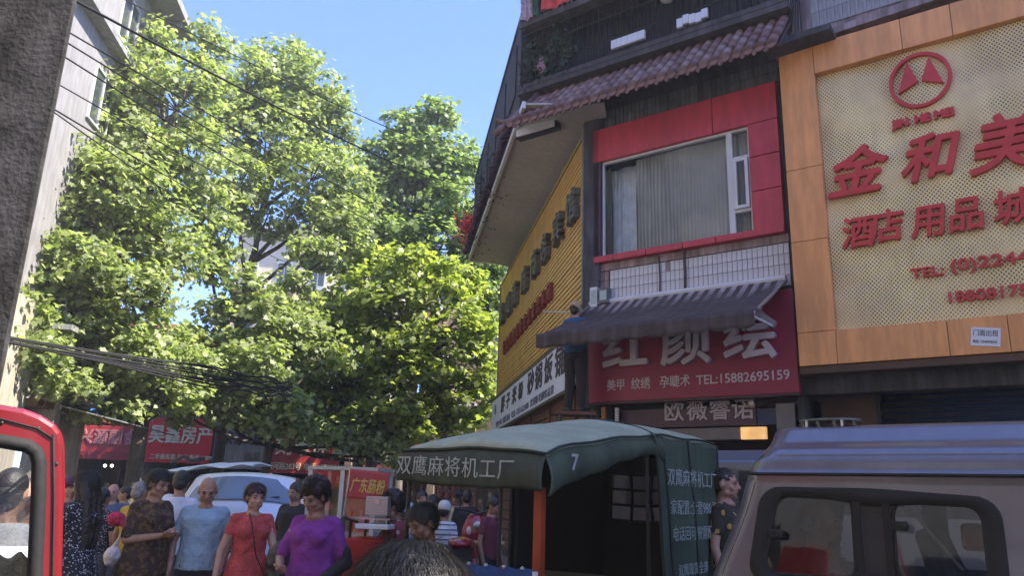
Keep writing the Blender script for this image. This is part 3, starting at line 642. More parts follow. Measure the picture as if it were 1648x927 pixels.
# unseen houses behind the viewer, added for reflections and warm bounce light
FO = Frame(FA.w(0, -16.5, 0), -dA)
ob = thing('apartment_building', FO.w(-10, 0, 0), 'unseen pale houses behind the viewer, added to fill reflections and bounce sunlight', 'building')
q = MB(); q.box(-40, 12, 0, .4, 0, 15); q.box(-40.3, 12.3, -.7, 8, 15.001, 15.3); q.box(-40, 12, 7.6, 8, 0, 15); q.build('wall', mat('pale_warm_render', (.60, .58, .57), .9, 0, .1, 1, .2, 10, .15), ob, FO.M)
for i in range(13):
    for k in range(3):
        q = MB(); q.box(-38.5+4*i, -37+4*i, -.06, -.002, 4.4+3.4*k, 5.9+3.4*k); q.build('window', mat('dark_window', (.045, .055, .06), .15), ob, FO.M)
    q = MB(); q.box(-38.9+4*i, -36+4*i, -.08, -.002, .1, 2.9); q.build('shutter', blue_sh if i % 3 else red_p, ob, FO.M)

# ------------------------------------------------------------------ yellow slatted board along the side street
yb = thing('sign_board', FB.w(-5, -.1, 4.7), 'long yellow slatted board with dark 3D hotel characters on the side street wall', 'sign')
bk = MB(); bk.box(-10.45, -.10, -.06, -.01, 4.25, 7.80); bk.build('backing', mat('dark_backing', (.05, .035, .02), .8), yb, FB.M)
ns = 38; zz0, zz1 = 4.27, 7.78
for i in range(ns):
    z = zz0+(zz1-zz0)*i/ns; q = MB(); q.box(-10.42, -.13, -.15+random.uniform(-.004, .004), -.07, z+.014, z+.076); q.build('slat', slat_m, yb, FB.M)
q = MB(); q.box(-.13, -.07, -.20, -.01, 3.2, 7.98); q.build('edge_post', mat('grey_green_trim', (.30, .29, .24), .6, 0, .2, 6, .1, 20, .3), yb, FB.M)
q = MB(); q.box(-10.5, -10.43, -.18, -.01, 4.2, 7.80); q.build('edge_post', mat('grey_green_trim', (.30, .29, .24)), yb, FB.M)
q = MB(); q.box(-10.5, -.13, -.17, -.01, 7.802, 7.84); q.build('top_rail', mat('ochre_trim', (.5, .36, .12), .6), yb, FB.M)
hotel = '绵阳荷府商务宾馆'; hx = [-9.62, -8.35, -7.35, -5.85, -4.5, -3.25, -2.1, -1.05]
cols = [letter_side]*8
hm = mat('weathered_bronze', (.13, .13, .12), .5, .3, .4, 7)
for i, ch in enumerate(hotel):
    if i == 0: hx[0] = FB.px(811, 508, .2)[0]
cx_ = [812, 822, 832, 847, 863, 879, 899, 922]
for ch, c_ in zip(hotel, cx_):
    x = FB.px(c_, 430, .2)[0]; text(ch, FB, x, 6.63, .62, hm, yb, .155, .12, .012, 'CENTER', 1.05, name='character')
x0 = FB.px(812, 560, .2)[0]; x1 = FB.px(884, 470, .2)[0]
red_small = mat('dark_red_letter', (.22, .02, .02), .5)
for i, ch in enumerate('住宿棋牌茶楼会议餐饮休闲'): text(ch, FB, x0+(x1-x0)*i/11, 5.58, .36, red_small, yb, .155, .08, .01, 'CENTER', 1.0, name='character')

# white printed banner below it
bn = thing('banner', FB.w(-5, -.2, 3.9), 'pale printed banner with dark brush characters under the yellow slatted board', 'banner')
q = MB(); q.box(-10.9, -.72, -.24, -.16, 3.42, 4.30); q.build('sheet', banner_m, bn, FB.M, bevel=.006)
q = MB(); q.box(-10.95, -.70, -.25, -.05, 4.302, 4.40); q.box(-10.95, -.70, -.25, -.05, 3.36, 3.418); q.build('frame_rail', mat('dark_bronze_rail', (.10, .08, .05), .5, .3), bn, FB.M)
q = MB(); q.box(-.66, -.32, -.26, -.16, 3.45, 4.62); q.build('side_panel', mat('white_panel', (.58, .60, .64), .5, 0, .1, 6), bn, FB.M)
for i, ch in enumerate('胖子米粉砂锅饭铺'):
    xx = (-8.6, -7.7, -6.7, -5.75, -4.45, -3.55, -2.55, -1.5)[i]
    text(ch, FB, xx, 3.97, (.42, .4, .42, .38, .5, .5, .5, .58)[i], print_dark, bn, .24, .012, .014, 'CENTER', 1.5, .1, 'character')
text('特色小吃 米粉 面食  电话: 13551623688  欢迎新老顾客品尝', FB, -9.9, 3.45, .17, mat('ink_grey', (.09, .08, .14), .7), bn, .24, .006, .004, 'LEFT', 1.68)
text('串', FB, -10.1, 3.98, .3, mat('ink_green', (.05, .12, .05), .7), bn, .24, .006, .01, 'CENTER', 1.2)
text('美味', FB, -.62, 4.25, .16, print_dark, bn, .26, .006, .004, 'LEFT', .95); text('酒', FB, -.55, 3.95, .16, print_dark, bn, .26, .006, .004, 'LEFT', .95)
q = MB(); q.prism([(-.62, 3.47), (-.40, 3.47), (-.42, 3.75), (-.47, 3.9), (-.54, 3.9), (-.60, 3.7)], -.268, -.261); q.build('silhouette', print_dark, bn, FB.M)
# timber shop front under the banner
tw = thing('timber_shop', FB.w(-5, 0, 0), 'orange brown slatted timber shop front below the pale banner', 'shop')
for i in range(13):
    z = .35+i*.235; q = MB(); q.box(-10.2, -.25, -.09, -.01, z, z+.205); q.build('plank', wood_br, tw, FB.M, bevel=.004)
for i in range(5): q = MB(); q.box(-9.4+2.1*i, -9.25+2.1*i, -.13, -.091, .13, 3.36); q.build('post', wood_br, tw, FB.M)

# ------------------------------------------------------------------ left row of houses
lb = thing('apartment_building', FL.w(-4, 0, 0), 'tall pale grey apartment block rising beyond the plane trees on the left', 'building')
q = MB(); q.box(-14, 2.9, 0, .25, 3.2, 15.6); q.box(2.65, 2.9, .25, 9, 3.2, 15.6); q.box(-14, 2.9, 9, 9.3, 0, 15.6); q.build('wall', render_grey, lb, FL.M)
q = MB(); q.box(-14, 3.1, -.9, 9.3, 15.602, 15.85); q.build('roof_slab', mat('grey_concrete', (.3, .3, .31), .9, 0, .15, 3, .3, 20, .3), lb, FL.M)
q = MB()
for i in range(9): q.box(-14+2*i, -13.85+2*i, -.75, -.05, 15.4, 15.6)
q.build('roof_bracket', mat('grey_concrete', (.3, .3, .31)), lb, FL.M)
q = MB(); q.box(-14, 2.9, -.35, -.002, 12.75, 12.9); q.build('cornice', mat('grey_concrete', (.3, .3, .31)), lb, FL.M)
gwin = mat('dark_window', (.045, .055, .06), .15)
lf = mat('light_frame', (.5, .5, .5), .5)
wins = [(-1.45, 10.6), (-.6, 13.5), (1.0, 10.6), (-1.3, 8.4), (1.0, 8.3), (1.2, 13.5), (-1.7, 5.6), (.8, 5.6), (-5.6, 11), (-5.6, 8.6)]
for (x, z) in wins:
    w_ = q = MB(); q.box(x, x+1.15, -.03, -.002, z-.1, z+1.3); o = q.build('window', gwin, lb, FL.M)
    f = MB()
    for (a, b_, c, d) in ((x-.05, x, z-.15, z+1.35), (x+1.15, x+1.2, z-.15, z+1.35), (x, x+1.15, z+1.3, z+1.35), (x, x+1.15, z-.15, z-.1), (x+.55, x+.6, z-.1, z+1.3)): f.box(a, b_, -.07, -.004, c, d)
    f.build('window_frame', lf, o, FL.M)
# low arcade: pillars, dim shops and grimy balconies at the foot
q = MB(); q.box(-14, -2.3, -.25, -.005, 2.9, 5.4); q.box(-14, -2.3, -.25, 3, 0, 2.9) ; q.build('wall', beige, lb, FL.M)
for x in (-1.45, .10): q = MB(); q.box(x, x+.30, -.55, -.02, 0.13, 5.2); q.build('pillar', beige, lb, FL.M)
q = MB(); q.box(-2.3, .4, 1.2, 1.3, 0, 3.2); q.box(-2.3, 2.9, -.5, 1.3, 3.2, 3.35); q.build('shop_back', wood_br, lb, FL.M)
q = MB(); q.box(-2.3, 2.9, -.9, -.003, 4.9, 5.02); q.build('balcony_floor', mat('grey_concrete', (.3, .3, .31)), lb, FL.M)
for x in (-1.1, .7):
    q = MB(); q.box(x, x+1.35, -.05, -.004, 3.4, 4.85); q.build('window', mat('brown_dark_window', (.05, .04, .035), .4), lb, FL.M)
# caged balconies with air conditioners
for i, (x, z, lab) in enumerate(((-1.5, 6.0, 'white air conditioner under the lower caged balcony'), (1.4, 7.6, 'white air conditioner beside the green shade'), (1.2, 5.2, 'white air conditioner half hidden by leaves lower on the wall'))):
    c = MB()
    for k in range(9): c.tube([(x+.15*k, -.6, z), (x+.15*k, -.6, z+1.2)], .012, 5)
    for zz in (z, z+.6, z+1.2): c.tube([(x, 0, zz), (x, -.6, zz), (x+1.2, -.6, zz), (x+1.2, 0, zz)], .016, 5)
    c.box(x, x+1.2, -.6, 0, z-.04, z-.01)
    c.build('balcony_cage', mat('rusty_white_bars', (.35, .3, .32)), lb, FL.M)
    ac = thing('air_conditioner', FL.w(x+.4, -.3, z-.6), lab, 'air conditioner', 'air conditioners on the left block')
    q = MB(); q.box(x, x+.8, -.38, -.08, z-.65, z-.1); q.build('body', white_p, ac, FL.M, bevel=.02)
    q = MB(); q.tube([(x+.4, -.385, z-.38), (x+.4, -.40, z-.38)], .2, 20); q.build('fan_grille', black_metal, ac, FL.M)
gs = MB(); gs.box(1.75, 2.45, -1.05, -.3, 8.25, 8.75); tag(gs.build('window_shade', mat('mint_shade', (.15, .5, .32), .6), None, FL.M), 'mint green shade box sticking out among the leaves of the left block', 'shade')
# awning sheets and blue tarp
q = MB(); q.add([tuple(FL.w(*p)) for p in ((-1.5, -.6, 3.3), (3.2, -.6, 3.3), (3.2, -2.0, 3.0), (-1.5, -2.0, 3.0))], [(0, 1, 2, 3)])
tag(q.build('sheet_awning', mat('grey_sheet', (.25, .25, .24), .6), None, solid=.03), 'dark grey flat sheet awning over the left arcade', 'awning')
q = MB(); P0 = atY(148, 655, 21); P1 = atY(212, 652, 22)
q.grid(lambda u, v: P0.lerp(P1, u)+Vector((0, -.3*v+.05*sin(u*14), -.45*v-.04*sin(u*9))), 20, 6)
tag(q.build('tarpaulin', cloth_mat('blue_print', (.02, .12, .36), (.5, .6, .7), 2.2, .22), None, None, True, solid=.02), 'blue printed tarpaulin hanging beside the nearest plane tree trunk', 'tarpaulin')

# ------------------------------------------------------------------ shops closing the street
def ebox(mb, x0, x1, y0, y1, z0, z1): mb.box(x0, x1, y0, y1, z0, z1)
es = thing('shop_row', (-10, 30, 0), 'low row of shops closing the street behind the tree trunks', 'building')
q = MB(); q.box(-18, 1.5, 3.0, 3.3, 0, 5); q.box(-18, 1.5, .25, .5, 3.9, 5); q.box(-18, 1.5, .5, 3, 3.9, 4.1)
for x in (-17, -13.95, -11.0, -9.3, -6.2, -3, 0): q.box(x, x+.25, .25, 3.0, 0, 3.9)
q.build('wall', mat('shop_wall', (.20, .15, .11), .9, 0, .2, 2, .2, 20, .3), es, FE.M)
q = MB()
for i in range(60): q.box(-17.5+i*.3+random.uniform(-.06, .06), -17.35+i*.3, 1.4, 1.9, .2+random.random()*.8, 1.2+random.random()*1.1)
q.build('goods', cloth_mat('goods_colours', (.14, .07, .06), (.4, .3, .25), 3, .35), es, FE.M)['kind'] = 'stuff'
def esign(x0, x1, z0, z1, m_, label, parts, off=.3):
    t = thing('shop_sign', (avg(x0, x1), 30-off, z0), label, 'sign')
    q = MB(); q.box(x0, x1, -off, -off+.12, z0, z1); q.build('board', m_, t, FE.M, bevel=.02)
    for (s_, x, z, h, mm, sx__) in parts: text(s_, FE, x, z, h, mm, t, off, .03, .015 if h > .3 else .004, 'LEFT', sx__)
    return t
yel = mat('cream_letter', (.75, .65, .45), .5); redt = mat('dim_red_letter', (.35, .05, .06), .5)
bright_red = mat('bright_red_sign', (.70, .02, .02), .45, 0, .1, 1.3, .04)
esign(-16.7, -13.85, 2.5, 3.75, mat('dull_red_sign', (.45, .04, .04), .5, 0, .2, 1.5), 'dull red shop sign left of the nearest trunk, partly leaf covered', [('兴源副食', -16.2, 3.0, .55, mat('rose_letter', (.5, .2, .2), .5), .95), ('批发 零售  电话:2261358', -16.3, 2.58, .22, redt, 1.0)])
esign(-13.75, -11.15, 2.45, 4.1, bright_red, 'bright red property agency sign in a patch of sun right of the nearest trunk', [('昊鑫房产', -13.55, 3.1, .66, yel, .85), ('二手房买卖 租赁 电话 2289966', -13.4, 2.55, .2, yel, .9)])
esign(-11.05, -9.15, 2.3, 3.95, mat('weathered_grey_sign', (.33, .29, .24), .7, 0, .15, 1.5, .1, 10, .2), 'weathered grey sign with faded dark characters between two red signs', [('茶茶坊', -10.85, 3.15, .48, print_dark, 1.0), ('批发', -9.9, 2.6, .3, mat('faded_ink', (.2, .15, .12), .7), 1)])
esign(-9.05, -6.3, 2.2, 3.65, mat('maroon_sign', (.42, .05, .04), .5, 0, .2, 1.5), 'maroon engraving shop sign with slanted cream characters and a phone line', [('刻章钟表', -8.75, 2.8, .66, yel, .95), ('滨河路283号 电话:15892741775', -9.0, 2.3, .27, yel, .82)])
esign(-5.4, -3.3, 2.3, 3.5, mat('plum_sign', (.25, .05, .05), .6), 'small faded red sign at the right end of the shop row', [('名烟名酒', -5.2, 2.7, .45, yel, .9)])
# hot spots of indoor lamps
for i, (px_, py_) in enumerate(((113, 745), (169, 750), (180, 750), (243, 759))):
    P = atY(px_, py_, 31.2); t = MB(); t.ell((P.x, P.y, P.z), .06, None, 10, 7); o = t.build('lamp', mat('lit_bulb', (1, .95, .85), .5, emis=2), None); tag(o, ['lit bulb at the far left of the shop row', 'brighter lit bulb beneath the dull red sign', 'small lit bulb just right of the brighter one', 'lit bulb beneath the bright red sign'][i], 'lamp', 'lit bulbs in the shops')
# lantern
P = atY(534, 715, 28.5); ln_ = thing('lantern', P, 'bright red paper lantern hanging right of the maroon engraving sign', 'lantern')
q = MB(); q.ell(P, (.2, .2, .26), None, 16, 10); q.build('globe', red_lamp, ln_, None, True)
q = MB(); q.tube([P+Vector((0, 0, -.5)), P+Vector((0, 0, -.2))], .05, 6); q.tube([P+Vector((0, 0, .2)), P+Vector((0, 0, .5))], .015, 5); q.build('tassel', red_lamp, ln_)
# far apartment houses seen through the crowns
def far_house(x0, x1, y, z1, m_, label, rows, cols_, roof=None):
    t = thing('apartment_building', (avg(x0, x1), y, 0), label, 'building')
    q = MB(); q.box(x0, x1, y, y+10, 0, z1); q.build('wall', m_, t)
    for r in range(rows):
        for c in range(cols_):
            xx = x0+(x1-x0)*(c+.25)/cols_; z = 4.2+r*3.0
            if z+1.6 > z1: continue
            w = (x1-x0)/cols_*.45; f = MB(); f.box(xx, xx+w, y-.08, y-.002, z, z+1.5); o = f.build('window', lf, t)
            g_ = MB(); g_.box(xx+.08, xx+w/2-.04, y-.1, y-.081, z+.08, z+1.42); g_.box(xx+w/2+.04, xx+w-.08, y-.1, y-.081, z+.08, z+1.42); g_.build('pane', gwin, o)
            s_ = MB(); s_.box(xx-.3, xx+w+.3, y-.8, y-.003, z-.35, z-.2); s_.build('balcony_floor', lf, t)
    q = MB(); q.box(x0-.3, x1+.3, y-.5, y+10.3, z1+.002, z1+.3); q.build('roof', roof or lf, t)
far_house(-16.5, -6.4, 44, 16.5, mat('sunny_cream_render', (.70, .60, .42), .9, 0, .1, 1), 'sunlit cream apartment house seen through gaps in the crowns', 4, 5)
far_house(-22.5, -17.2, 40, 9.5, mat('terracotta_render', (.50, .20, .10), .9, 0, .15, 1), 'low terracotta coloured house glimpsed left of the cream one', 2, 3, mat('terracotta_roof', (.5, .16, .07), .8, 0, .2, 3))
far_house(-5.5, 6, 48, 15.5, mat('dusty_rose_render', (.38, .25, .19), .9, 0, .12, 1), 'dusty rose apartment house behind the farthest plane tree', 4, 6)

# ------------------------------------------------------------------ plane trees
def leaf_mat(name, c0, c1, tcol):
    M = bpy.data.materials.new(name); M.use_nodes = True; nt = M.node_tree; N = nt.nodes; L = nt.links
    b = N['Principled BSDF']; b.inputs['Roughness'].default_value = .5; b.inputs['Specular IOR Level'].default_value = .5
    gm_ = N.new('ShaderNodeNewGeometry'); r = N.new('ShaderNodeValToRGB'); r.color_ramp.elements[0].color = (*c0, 1); r.color_ramp.elements[1].color = (*c1, 1)
    e = r.color_ramp.elements.new(.55); e.color = tuple((c0[i]*.5+c1[i]*.5) for i in range(3))+(1,)
    L.new(gm_.outputs['Random Per Island'], r.inputs[0]); L.new(r.outputs[0], b.inputs['Base Color'])
    t = N.new('ShaderNodeBsdfTranslucent'); mx = N.new('ShaderNodeMixRGB'); mx.blend_type = 'MULTIPLY'; mx.inputs[0].default_value = 1; mx.inputs[2].default_value = (*tcol, 1)
    L.new(r.outputs[0], mx.inputs[1]); L.new(mx.outputs[0], t.inputs[0])
    ms = N.new('ShaderNodeMixShader'); ms.inputs[0].default_value = .48; L.new(b.outputs[0], ms.inputs[1]); L.new(t.outputs[0], ms.inputs[2])
    L.new(ms.outputs[0], [n for n in N if n.type == 'OUTPUT_MATERIAL'][0].inputs[0]); return M
LEAF = np.array([(.0, -.40), (.5, -.14), (.26, .1), (.36, .44), (.1, .28), (0, .58), (-.1, .28), (-.36, .44), (-.26, .1), (-.5, -.14)])
bark = mat('plane_bark', (.11, .095, .075), .95, 0, .35, 5, .6, 18, .3)
def leaf_mesh(name, P, Nrm, size, m_, r):
    n = len(P); k = len(LEAF)
    a = r.normal(0, 1, (n, 3)); Nn = Nrm/np.linalg.norm(Nrm, axis=1)[:, None]
    u = np.cross(Nn, a); u /= np.linalg.norm(u, axis=1)[:, None]; v = np.cross(Nn, u)
    s_ = size*r.uniform(.45, 1.4, n)
    co = P[:, None, :] + s_[:, None, None]*(LEAF[None, :, 0, None]*u[:, None, :] + LEAF[None, :, 1, None]*v[:, None, :] - (0.5*(LEAF[None, :, 0, None]**2))*Nn[:, None, :])
    co = co.reshape(-1, 3).astype(np.float32)
    me = bpy.data.meshes.new(name); me.vertices.add(n*k); me.vertices.foreach_set('co', co.ravel())
    me.loops.add(n*k); me.loops.foreach_set('vertex_index', np.arange(n*k, dtype=np.int32))
    me.polygons.add(n); me.polygons.foreach_set('loop_start', np.arange(0, n*k, k, dtype=np.int32)); me.polygons.foreach_set('loop_total', np.full(n, k, dtype=np.int32))
    me.update(calc_edges=True); me.materials.append(m_); return me
def tree(label, trunk, r0, blobs, m_, dens=1.0, size=.19, seed=1, group='plane trees lining the street'):
    r = np.random.default_rng(seed); rr = random.Random(seed)
    base = Vector((trunk[0], trunk[1], 0)); t = thing('plane_tree', base, label, 'tree', group)
    cen = []
    for (px_, py_, Y, a, b_) in blobs:
        c = atY(px_, py_, Y); k = Y/F_*1.02; cen.append((c, a*k, min(a, b_)*k*1.0 if True else 0, b_*k))
    zmin = min(c.z for c, *_ in cen); zt_ = max(c.z for c, *_ in cen)
    hub = max(3.0, zmin+.0) if zmin < 4 else zmin*.7
    lean = Vector((rr.uniform(-.2, .2), rr.uniform(-.2, .2), 0))
    mid = sum((c for c, *_ in cen), Vector())/len(cen)
    topz = zt_*.8; tp = [base+Vector((0, 0, -.1)), base+Vector((0, 0, .25)), base+lean*.4+Vector((0, 0, hub*.5)), base+lean+Vector((0, 0, hub))]
    top = Vector((base.x*.5+mid.x*.5, base.y*.6+mid.y*.4, topz)); tp += [tp[-1].lerp(top, .5)+Vector((.1, 0, 0)), top]
    q = MB(); q.tube(tp, [r0*1.35, r0*1.1, r0*.92, r0*.8, r0*.5, r0*.18], 12); q.build('trunk', bark, t, None, True)
    PP = []; NN = []; lm = MB(); tw_ = MB()
    for (c, a, d, b_) in cen:
        u = max(0.0, min(1, (c.z*.75-hub)/(topz-hub+.01))); s0 = tp[3].lerp(top, u) if u > 0 else tp[2].lerp(tp[3], .9)
        e = c-Vector((0, 0, b_*.3)); mm = s0.lerp(e, .5)+Vector((rr.uniform(-.2, .2), rr.uniform(-.2, .2), -.25)); L0 = (e-s0).length
        lm.tube([s0, s0.lerp(mm, .6), mm.lerp(e, .5), e, e+Vector((rr.uniform(-.2, .2), 0, b_*.6))], [r0*.42, r0*.34, r0*.24, r0*.14, r0*.04], 7)
        ncl = int(dens*(a*b_)*27)+8
        for k in range(ncl):
            v = r.normal(0, 1, 3); v /= np.linalg.norm(v); rad = r.uniform(.25, 1)**.45
            p = np.array(c)+v*rad*np.array((a, d, b_))
            nl = int(34*dens**.3); cr__ = r.uniform(.25, .45)
            off = r.normal(0, 1, (nl, 3))*np.array((cr__, cr__, cr__*.5))*.62
            pts_ = p+off; PP.append(pts_)
            nn = np.array((0, 0, .8))+v*.55+r.normal(0, .55, (nl, 3)); NN.append(nn)
            if k % 4 == 0:
                pv_ = Vector(p); st_ = e.lerp(pv_, .15); tw_.tube([st_, st_.lerp(pv_, .6)+Vector((0, 0, -.1)), pv_], [.03, .02, .006], 4, False)
    lm.build('limb', bark, t, None, True); tw_.build('twigs', bark, t, None, False)['kind'] = 'stuff'
    P = np.concatenate(PP); Nn = np.concatenate(NN)
    o = put('crown', leaf_mesh('crown', P, Nn, size, m_, r), t); return len(P)
lmA = leaf_mat('plane_leaf', (.13, .17, .065), (.40, .44, .215), (1.5, 1.65, .8))
lmB = leaf_mat('plane_leaf_cool', (.12, .16, .065), (.33, .38, .18), (1.5, 1.8, .8))
lmC = leaf_mat('plane_leaf_yellow', (.15, .185, .055), (.42, .47, .155), (1.6, 1.75, .6))
def base_at(px_, Y):
    P = atY(px_, 780, Y); return (P.x, P.y)
nl = 0
nl += tree('largest plane tree with its dark trunk beside the bright red agency sign', base_at(213, 20), .22, [
 (250, 62, 20, 34, 34), (335, 72, 21, 34, 42), (205, 130, 19, 55, 60), (290, 160, 20, 80, 80), (120, 262, 18, 38, 45), (215, 240, 19, 75, 75), (320, 260, 20, 60, 80),
 (85, 345, 18, 34, 45), (165, 350, 18, 75, 60), (260, 370, 19, 60, 55), (70, 440, 17, 36, 50), (130, 430, 17.5, 60, 50), (215, 470, 18, 75, 60), (60, 520, 17, 42, 38), (140, 540, 18, 85, 45), (255, 545, 19, 60, 45), (180, 610, 19, 55, 30), (300, 600, 20, 55, 40), (250, 640, 19.5, 80, 26), (115, 480, 18, 70, 50), (60, 440, 17, 30, 40), (45, 500, 16.5, 28, 34), (110, 620, 17, 45, 22), (200, 560, 18, 70, 40), (160, 655, 18.5, 60, 22), (230, 600, 19, 60, 34), (120, 410, 17, 60, 40), (75, 560, 16.5, 40, 30), (60, 390, 17, 30, 34), (100, 300, 18, 34, 34), (78, 330, 17.5, 26, 26), (95, 250, 18, 26, 30), (130, 200, 18.5, 30, 30), (150, 260, 18, 40, 45), (190, 300, 18, 90, 60), (250, 300, 20, 60, 60), (290, 420, 19, 50, 40), (90, 590, 18, 45, 25), (330, 340, 21, 40, 50), (230, 120, 20, 50, 50), (160, 200, 19, 45, 50), (345, 130, 21, 35, 40)], lmA, 1.0, .165, 11)
nl += tree('tall plane tree in the middle with a rounded sunlit top', base_at(345, 25), .2, [
 (452, 100, 25, 55, 48), (395, 135, 24, 62, 65), (505, 150, 25, 55, 65), (540, 215, 26, 42, 65), (430, 215, 24, 75, 75), (500, 280, 24, 65, 60), (385, 290, 23, 50, 60), (430, 340, 24, 60, 50), (530, 350, 24, 45, 50), (360, 385, 22, 28, 40), (395, 470, 22, 34, 40), (560, 300, 25, 40, 60), (350, 200, 24, 40, 60), (470, 200, 25, 60, 60), (340, 420, 22, 30, 40), (450, 150, 25, 60, 40), (560, 380, 24, 40, 40), (500, 400, 23, 40, 22)], lmA, 1.0, .18, 12)
nl += tree('farthest plane tree with a cooler green crown near the overhang', base_at(640, 29), .2, [
 (655, 205, 28, 42, 42), (705, 190, 28, 34, 34), (620, 262, 28, 45, 50), (700, 260, 28, 55, 60), (745, 262, 28, 28, 40), (660, 320, 28, 75, 60), (590, 340, 27, 50, 60), (735, 330, 27, 40, 50), (700, 390, 27, 75, 45), (780, 430, 26, 32, 40), (785, 500, 26, 30, 60), (620, 400, 27, 55, 35), (540, 420, 27, 34, 34), (660, 260, 28, 60, 60), (620, 310, 28, 50, 50), (760, 390, 27, 34, 50), (560, 350, 28, 40, 50), (770, 470, 26, 34, 40), (740, 440, 27, 34, 40), (645, 380, 27, 50, 34)], lmB, 1.0, .21, 13)
nl += tree('nearer plane tree with bright yellow green leaves left of the yellow board', base_at(600, 24.5), .2, [
 (655, 425, 24.1, 42, 32), (705, 455, 24.1, 48, 42), (745, 520, 24.1, 38, 48), (600, 470, 24.1, 50, 40), (650, 500, 24.1, 70, 48), (560, 520, 24.8, 55, 38), (690, 560, 24.1, 75, 48), (770, 590, 24.6, 26, 50), (590, 580, 24.8, 75, 45), (500, 555, 25.6, 50, 38), (730, 630, 24.8, 50, 34), (640, 640, 24.8, 75, 36), (540, 640, 25.6, 60, 34), (460, 610, 26.3, 52, 38), (590, 690, 25.6, 55, 18), (690, 675, 25.6, 65, 22), (520, 680, 26.3, 45, 16), (440, 560, 26.3, 45, 36), (520, 610, 25.6, 55, 40), (780, 640, 25.6, 28, 34), (620, 540, 24.1, 60, 40), (560, 470, 25.6, 40, 30), (735, 680, 25.6, 40, 20), (430, 650, 25, 50, 34), (390, 600, 25, 40, 34), (640, 700, 24.5, 60, 18), (560, 700, 25, 60, 18), (600, 430, 25, 40, 30), (530, 500, 25, 45, 40), (650, 600, 24, 70, 40), (780, 540, 25, 24, 40), (480, 640, 25, 50, 30), (620, 660, 24, 60, 26), (755, 460, 25, 24, 34)], lmC, .85, .20, 14)
nl += tree('shaded plane tree low in the middle behind the white car', base_at(420, 23), .16, [
 (430, 510, 22, 50, 36), (350, 500, 22, 24, 26), (380, 560, 22, 55, 40), (330, 620, 21, 55, 34), (440, 640, 21, 60, 32), (400, 670, 21, 60, 18), (480, 470, 23, 34, 34), (560, 700, 24, 60, 24), (620, 725, 25, 45, 26), (500, 690, 23, 45, 16), (650, 740, 27, 40, 22), (310, 560, 22, 40, 36), (350, 590, 21, 50, 40), (420, 590, 21, 60, 40), (480, 530, 23, 50, 36), (290, 650, 21, 50, 30), (350, 660, 21, 50, 22), (450, 680, 21, 50, 20), (520, 570, 23, 40, 50), (600, 700, 24, 50, 24)], lmA, .8, .2, 15)
print('leaves', nl)

# ------------------------------------------------------------------ leaning concrete pole and wires
Yp = 1.9
A_ = atY(128, -20, Yp*1.0); B_ = atY(-22, 740, Yp*1.0); dirp = (A_-B_)
pole = thing('utility_pole', (B_.x-.15, Yp, 0), 'near dark mottled concrete pole leaning at the left edge', 'pole')
q = MB(); 
def prow(P): return [P+Vector((-.34, 0, 0)), P+Vector((0, 0, 0)), P+Vector((-.16, .22, 0)), P+Vector((-.5, .22, 0))]
levels = [B_-dirp*(B_.z/dirp.z), B_, A_, A_+dirp*3]
vs = []; 
for P in levels: vs += prow(P)
fs = [(3, 2, 1, 0), (12, 13, 14, 15)]
for i in range(3):
    for k in range(4): fs.append((i*4+k, i*4+(k+1) % 4, (i+1)*4+(k+1) % 4, (i+1)*4+k))
q.add(vs, fs); q.build('shaft', mat('mottled_concrete', (.052, .050, .053), .9, 0, .7, 11, .25, 60, .4), pole, bevel=.012)
def wire(pa, Ya, pb, Yb, r, sag, label, group='thin overhead wires crossing to the corner building', m_=black_metal):
    a = atY(*pa, Ya); b_ = atY(*pb, Yb); n = 24
    q = MB(); q.tube([a.lerp(b_, i/n)-Vector((0, 0, sag*4*(i/n)*(1-i/n))) for i in range(n+1)], [r*(.55+.6*i/n) for i in range(n+1)], 6)
    tag(q.build('overhead_wire', m_, None), label, 'wire', group)
wl_ = [((105, -8), 2.2, (790, 290), 22, .009, .35, 'thickest upper wire running from the pole top towards the overhang'),
 ((180, -12), 6, (800, 268), 22, .010, .2, 'highest wire crossing the sky above the crowns'),
 ((112, 52), 2.2, (765, 372), 21, .005, .3, 'thin wire second below the pole top'),
 ((108, 68), 2.2, (760, 395), 21, .005, .35, 'thin wire third below the pole top'),
 ((104, 91), 2.2, (700, 392), 21, .005, .35, 'thin wire fourth below the pole top'),
 ((92, 134), 2.2, (765, 405), 20, .004, .5, 'thin wire leaving the pole beside its rusty band'),
 ((88, 176), 2.2, (560, 390), 20, .005, .3, 'upper one of the paired lower wires'),
 ((88, 181), 2.2, (540, 420), 20, .004, .35, 'lower one of the paired lower wires')]
for a, Ya, b_, Yb, r_, sg, lab in wl_: wire(a, Ya, b_, Yb, r_, sg, lab)
cable_m = mat('black_cable', (.018, .018, .022), .95)
cbun = thing('cable_bundle', atY(200, 585, 8), 'thick sagging bundle of black cables across the left trees', 'cable')
for i in range(10):
    rs_ = random.uniform(.5, .9); a = atY(2, 545+random.uniform(-7, 9), 2.3); b_ = atY(470, 632+random.uniform(-18, 14), 20)
    q = MB(); n = 20; s_ = random.uniform(-.05, .12); ph = random.uniform(0, 6)
    q.tube([a.lerp(b_, k/n)+Vector((0, 0, -s_*4*(k/n)*(1-k/n)*1.0+.05*sin(k*.9+ph)*(k/n))) for k in range(n+1)], [(.004+.022*k/n)*rs_ for k in range(n+1)], 6)
    q.build('cable', cable_m, cbun)

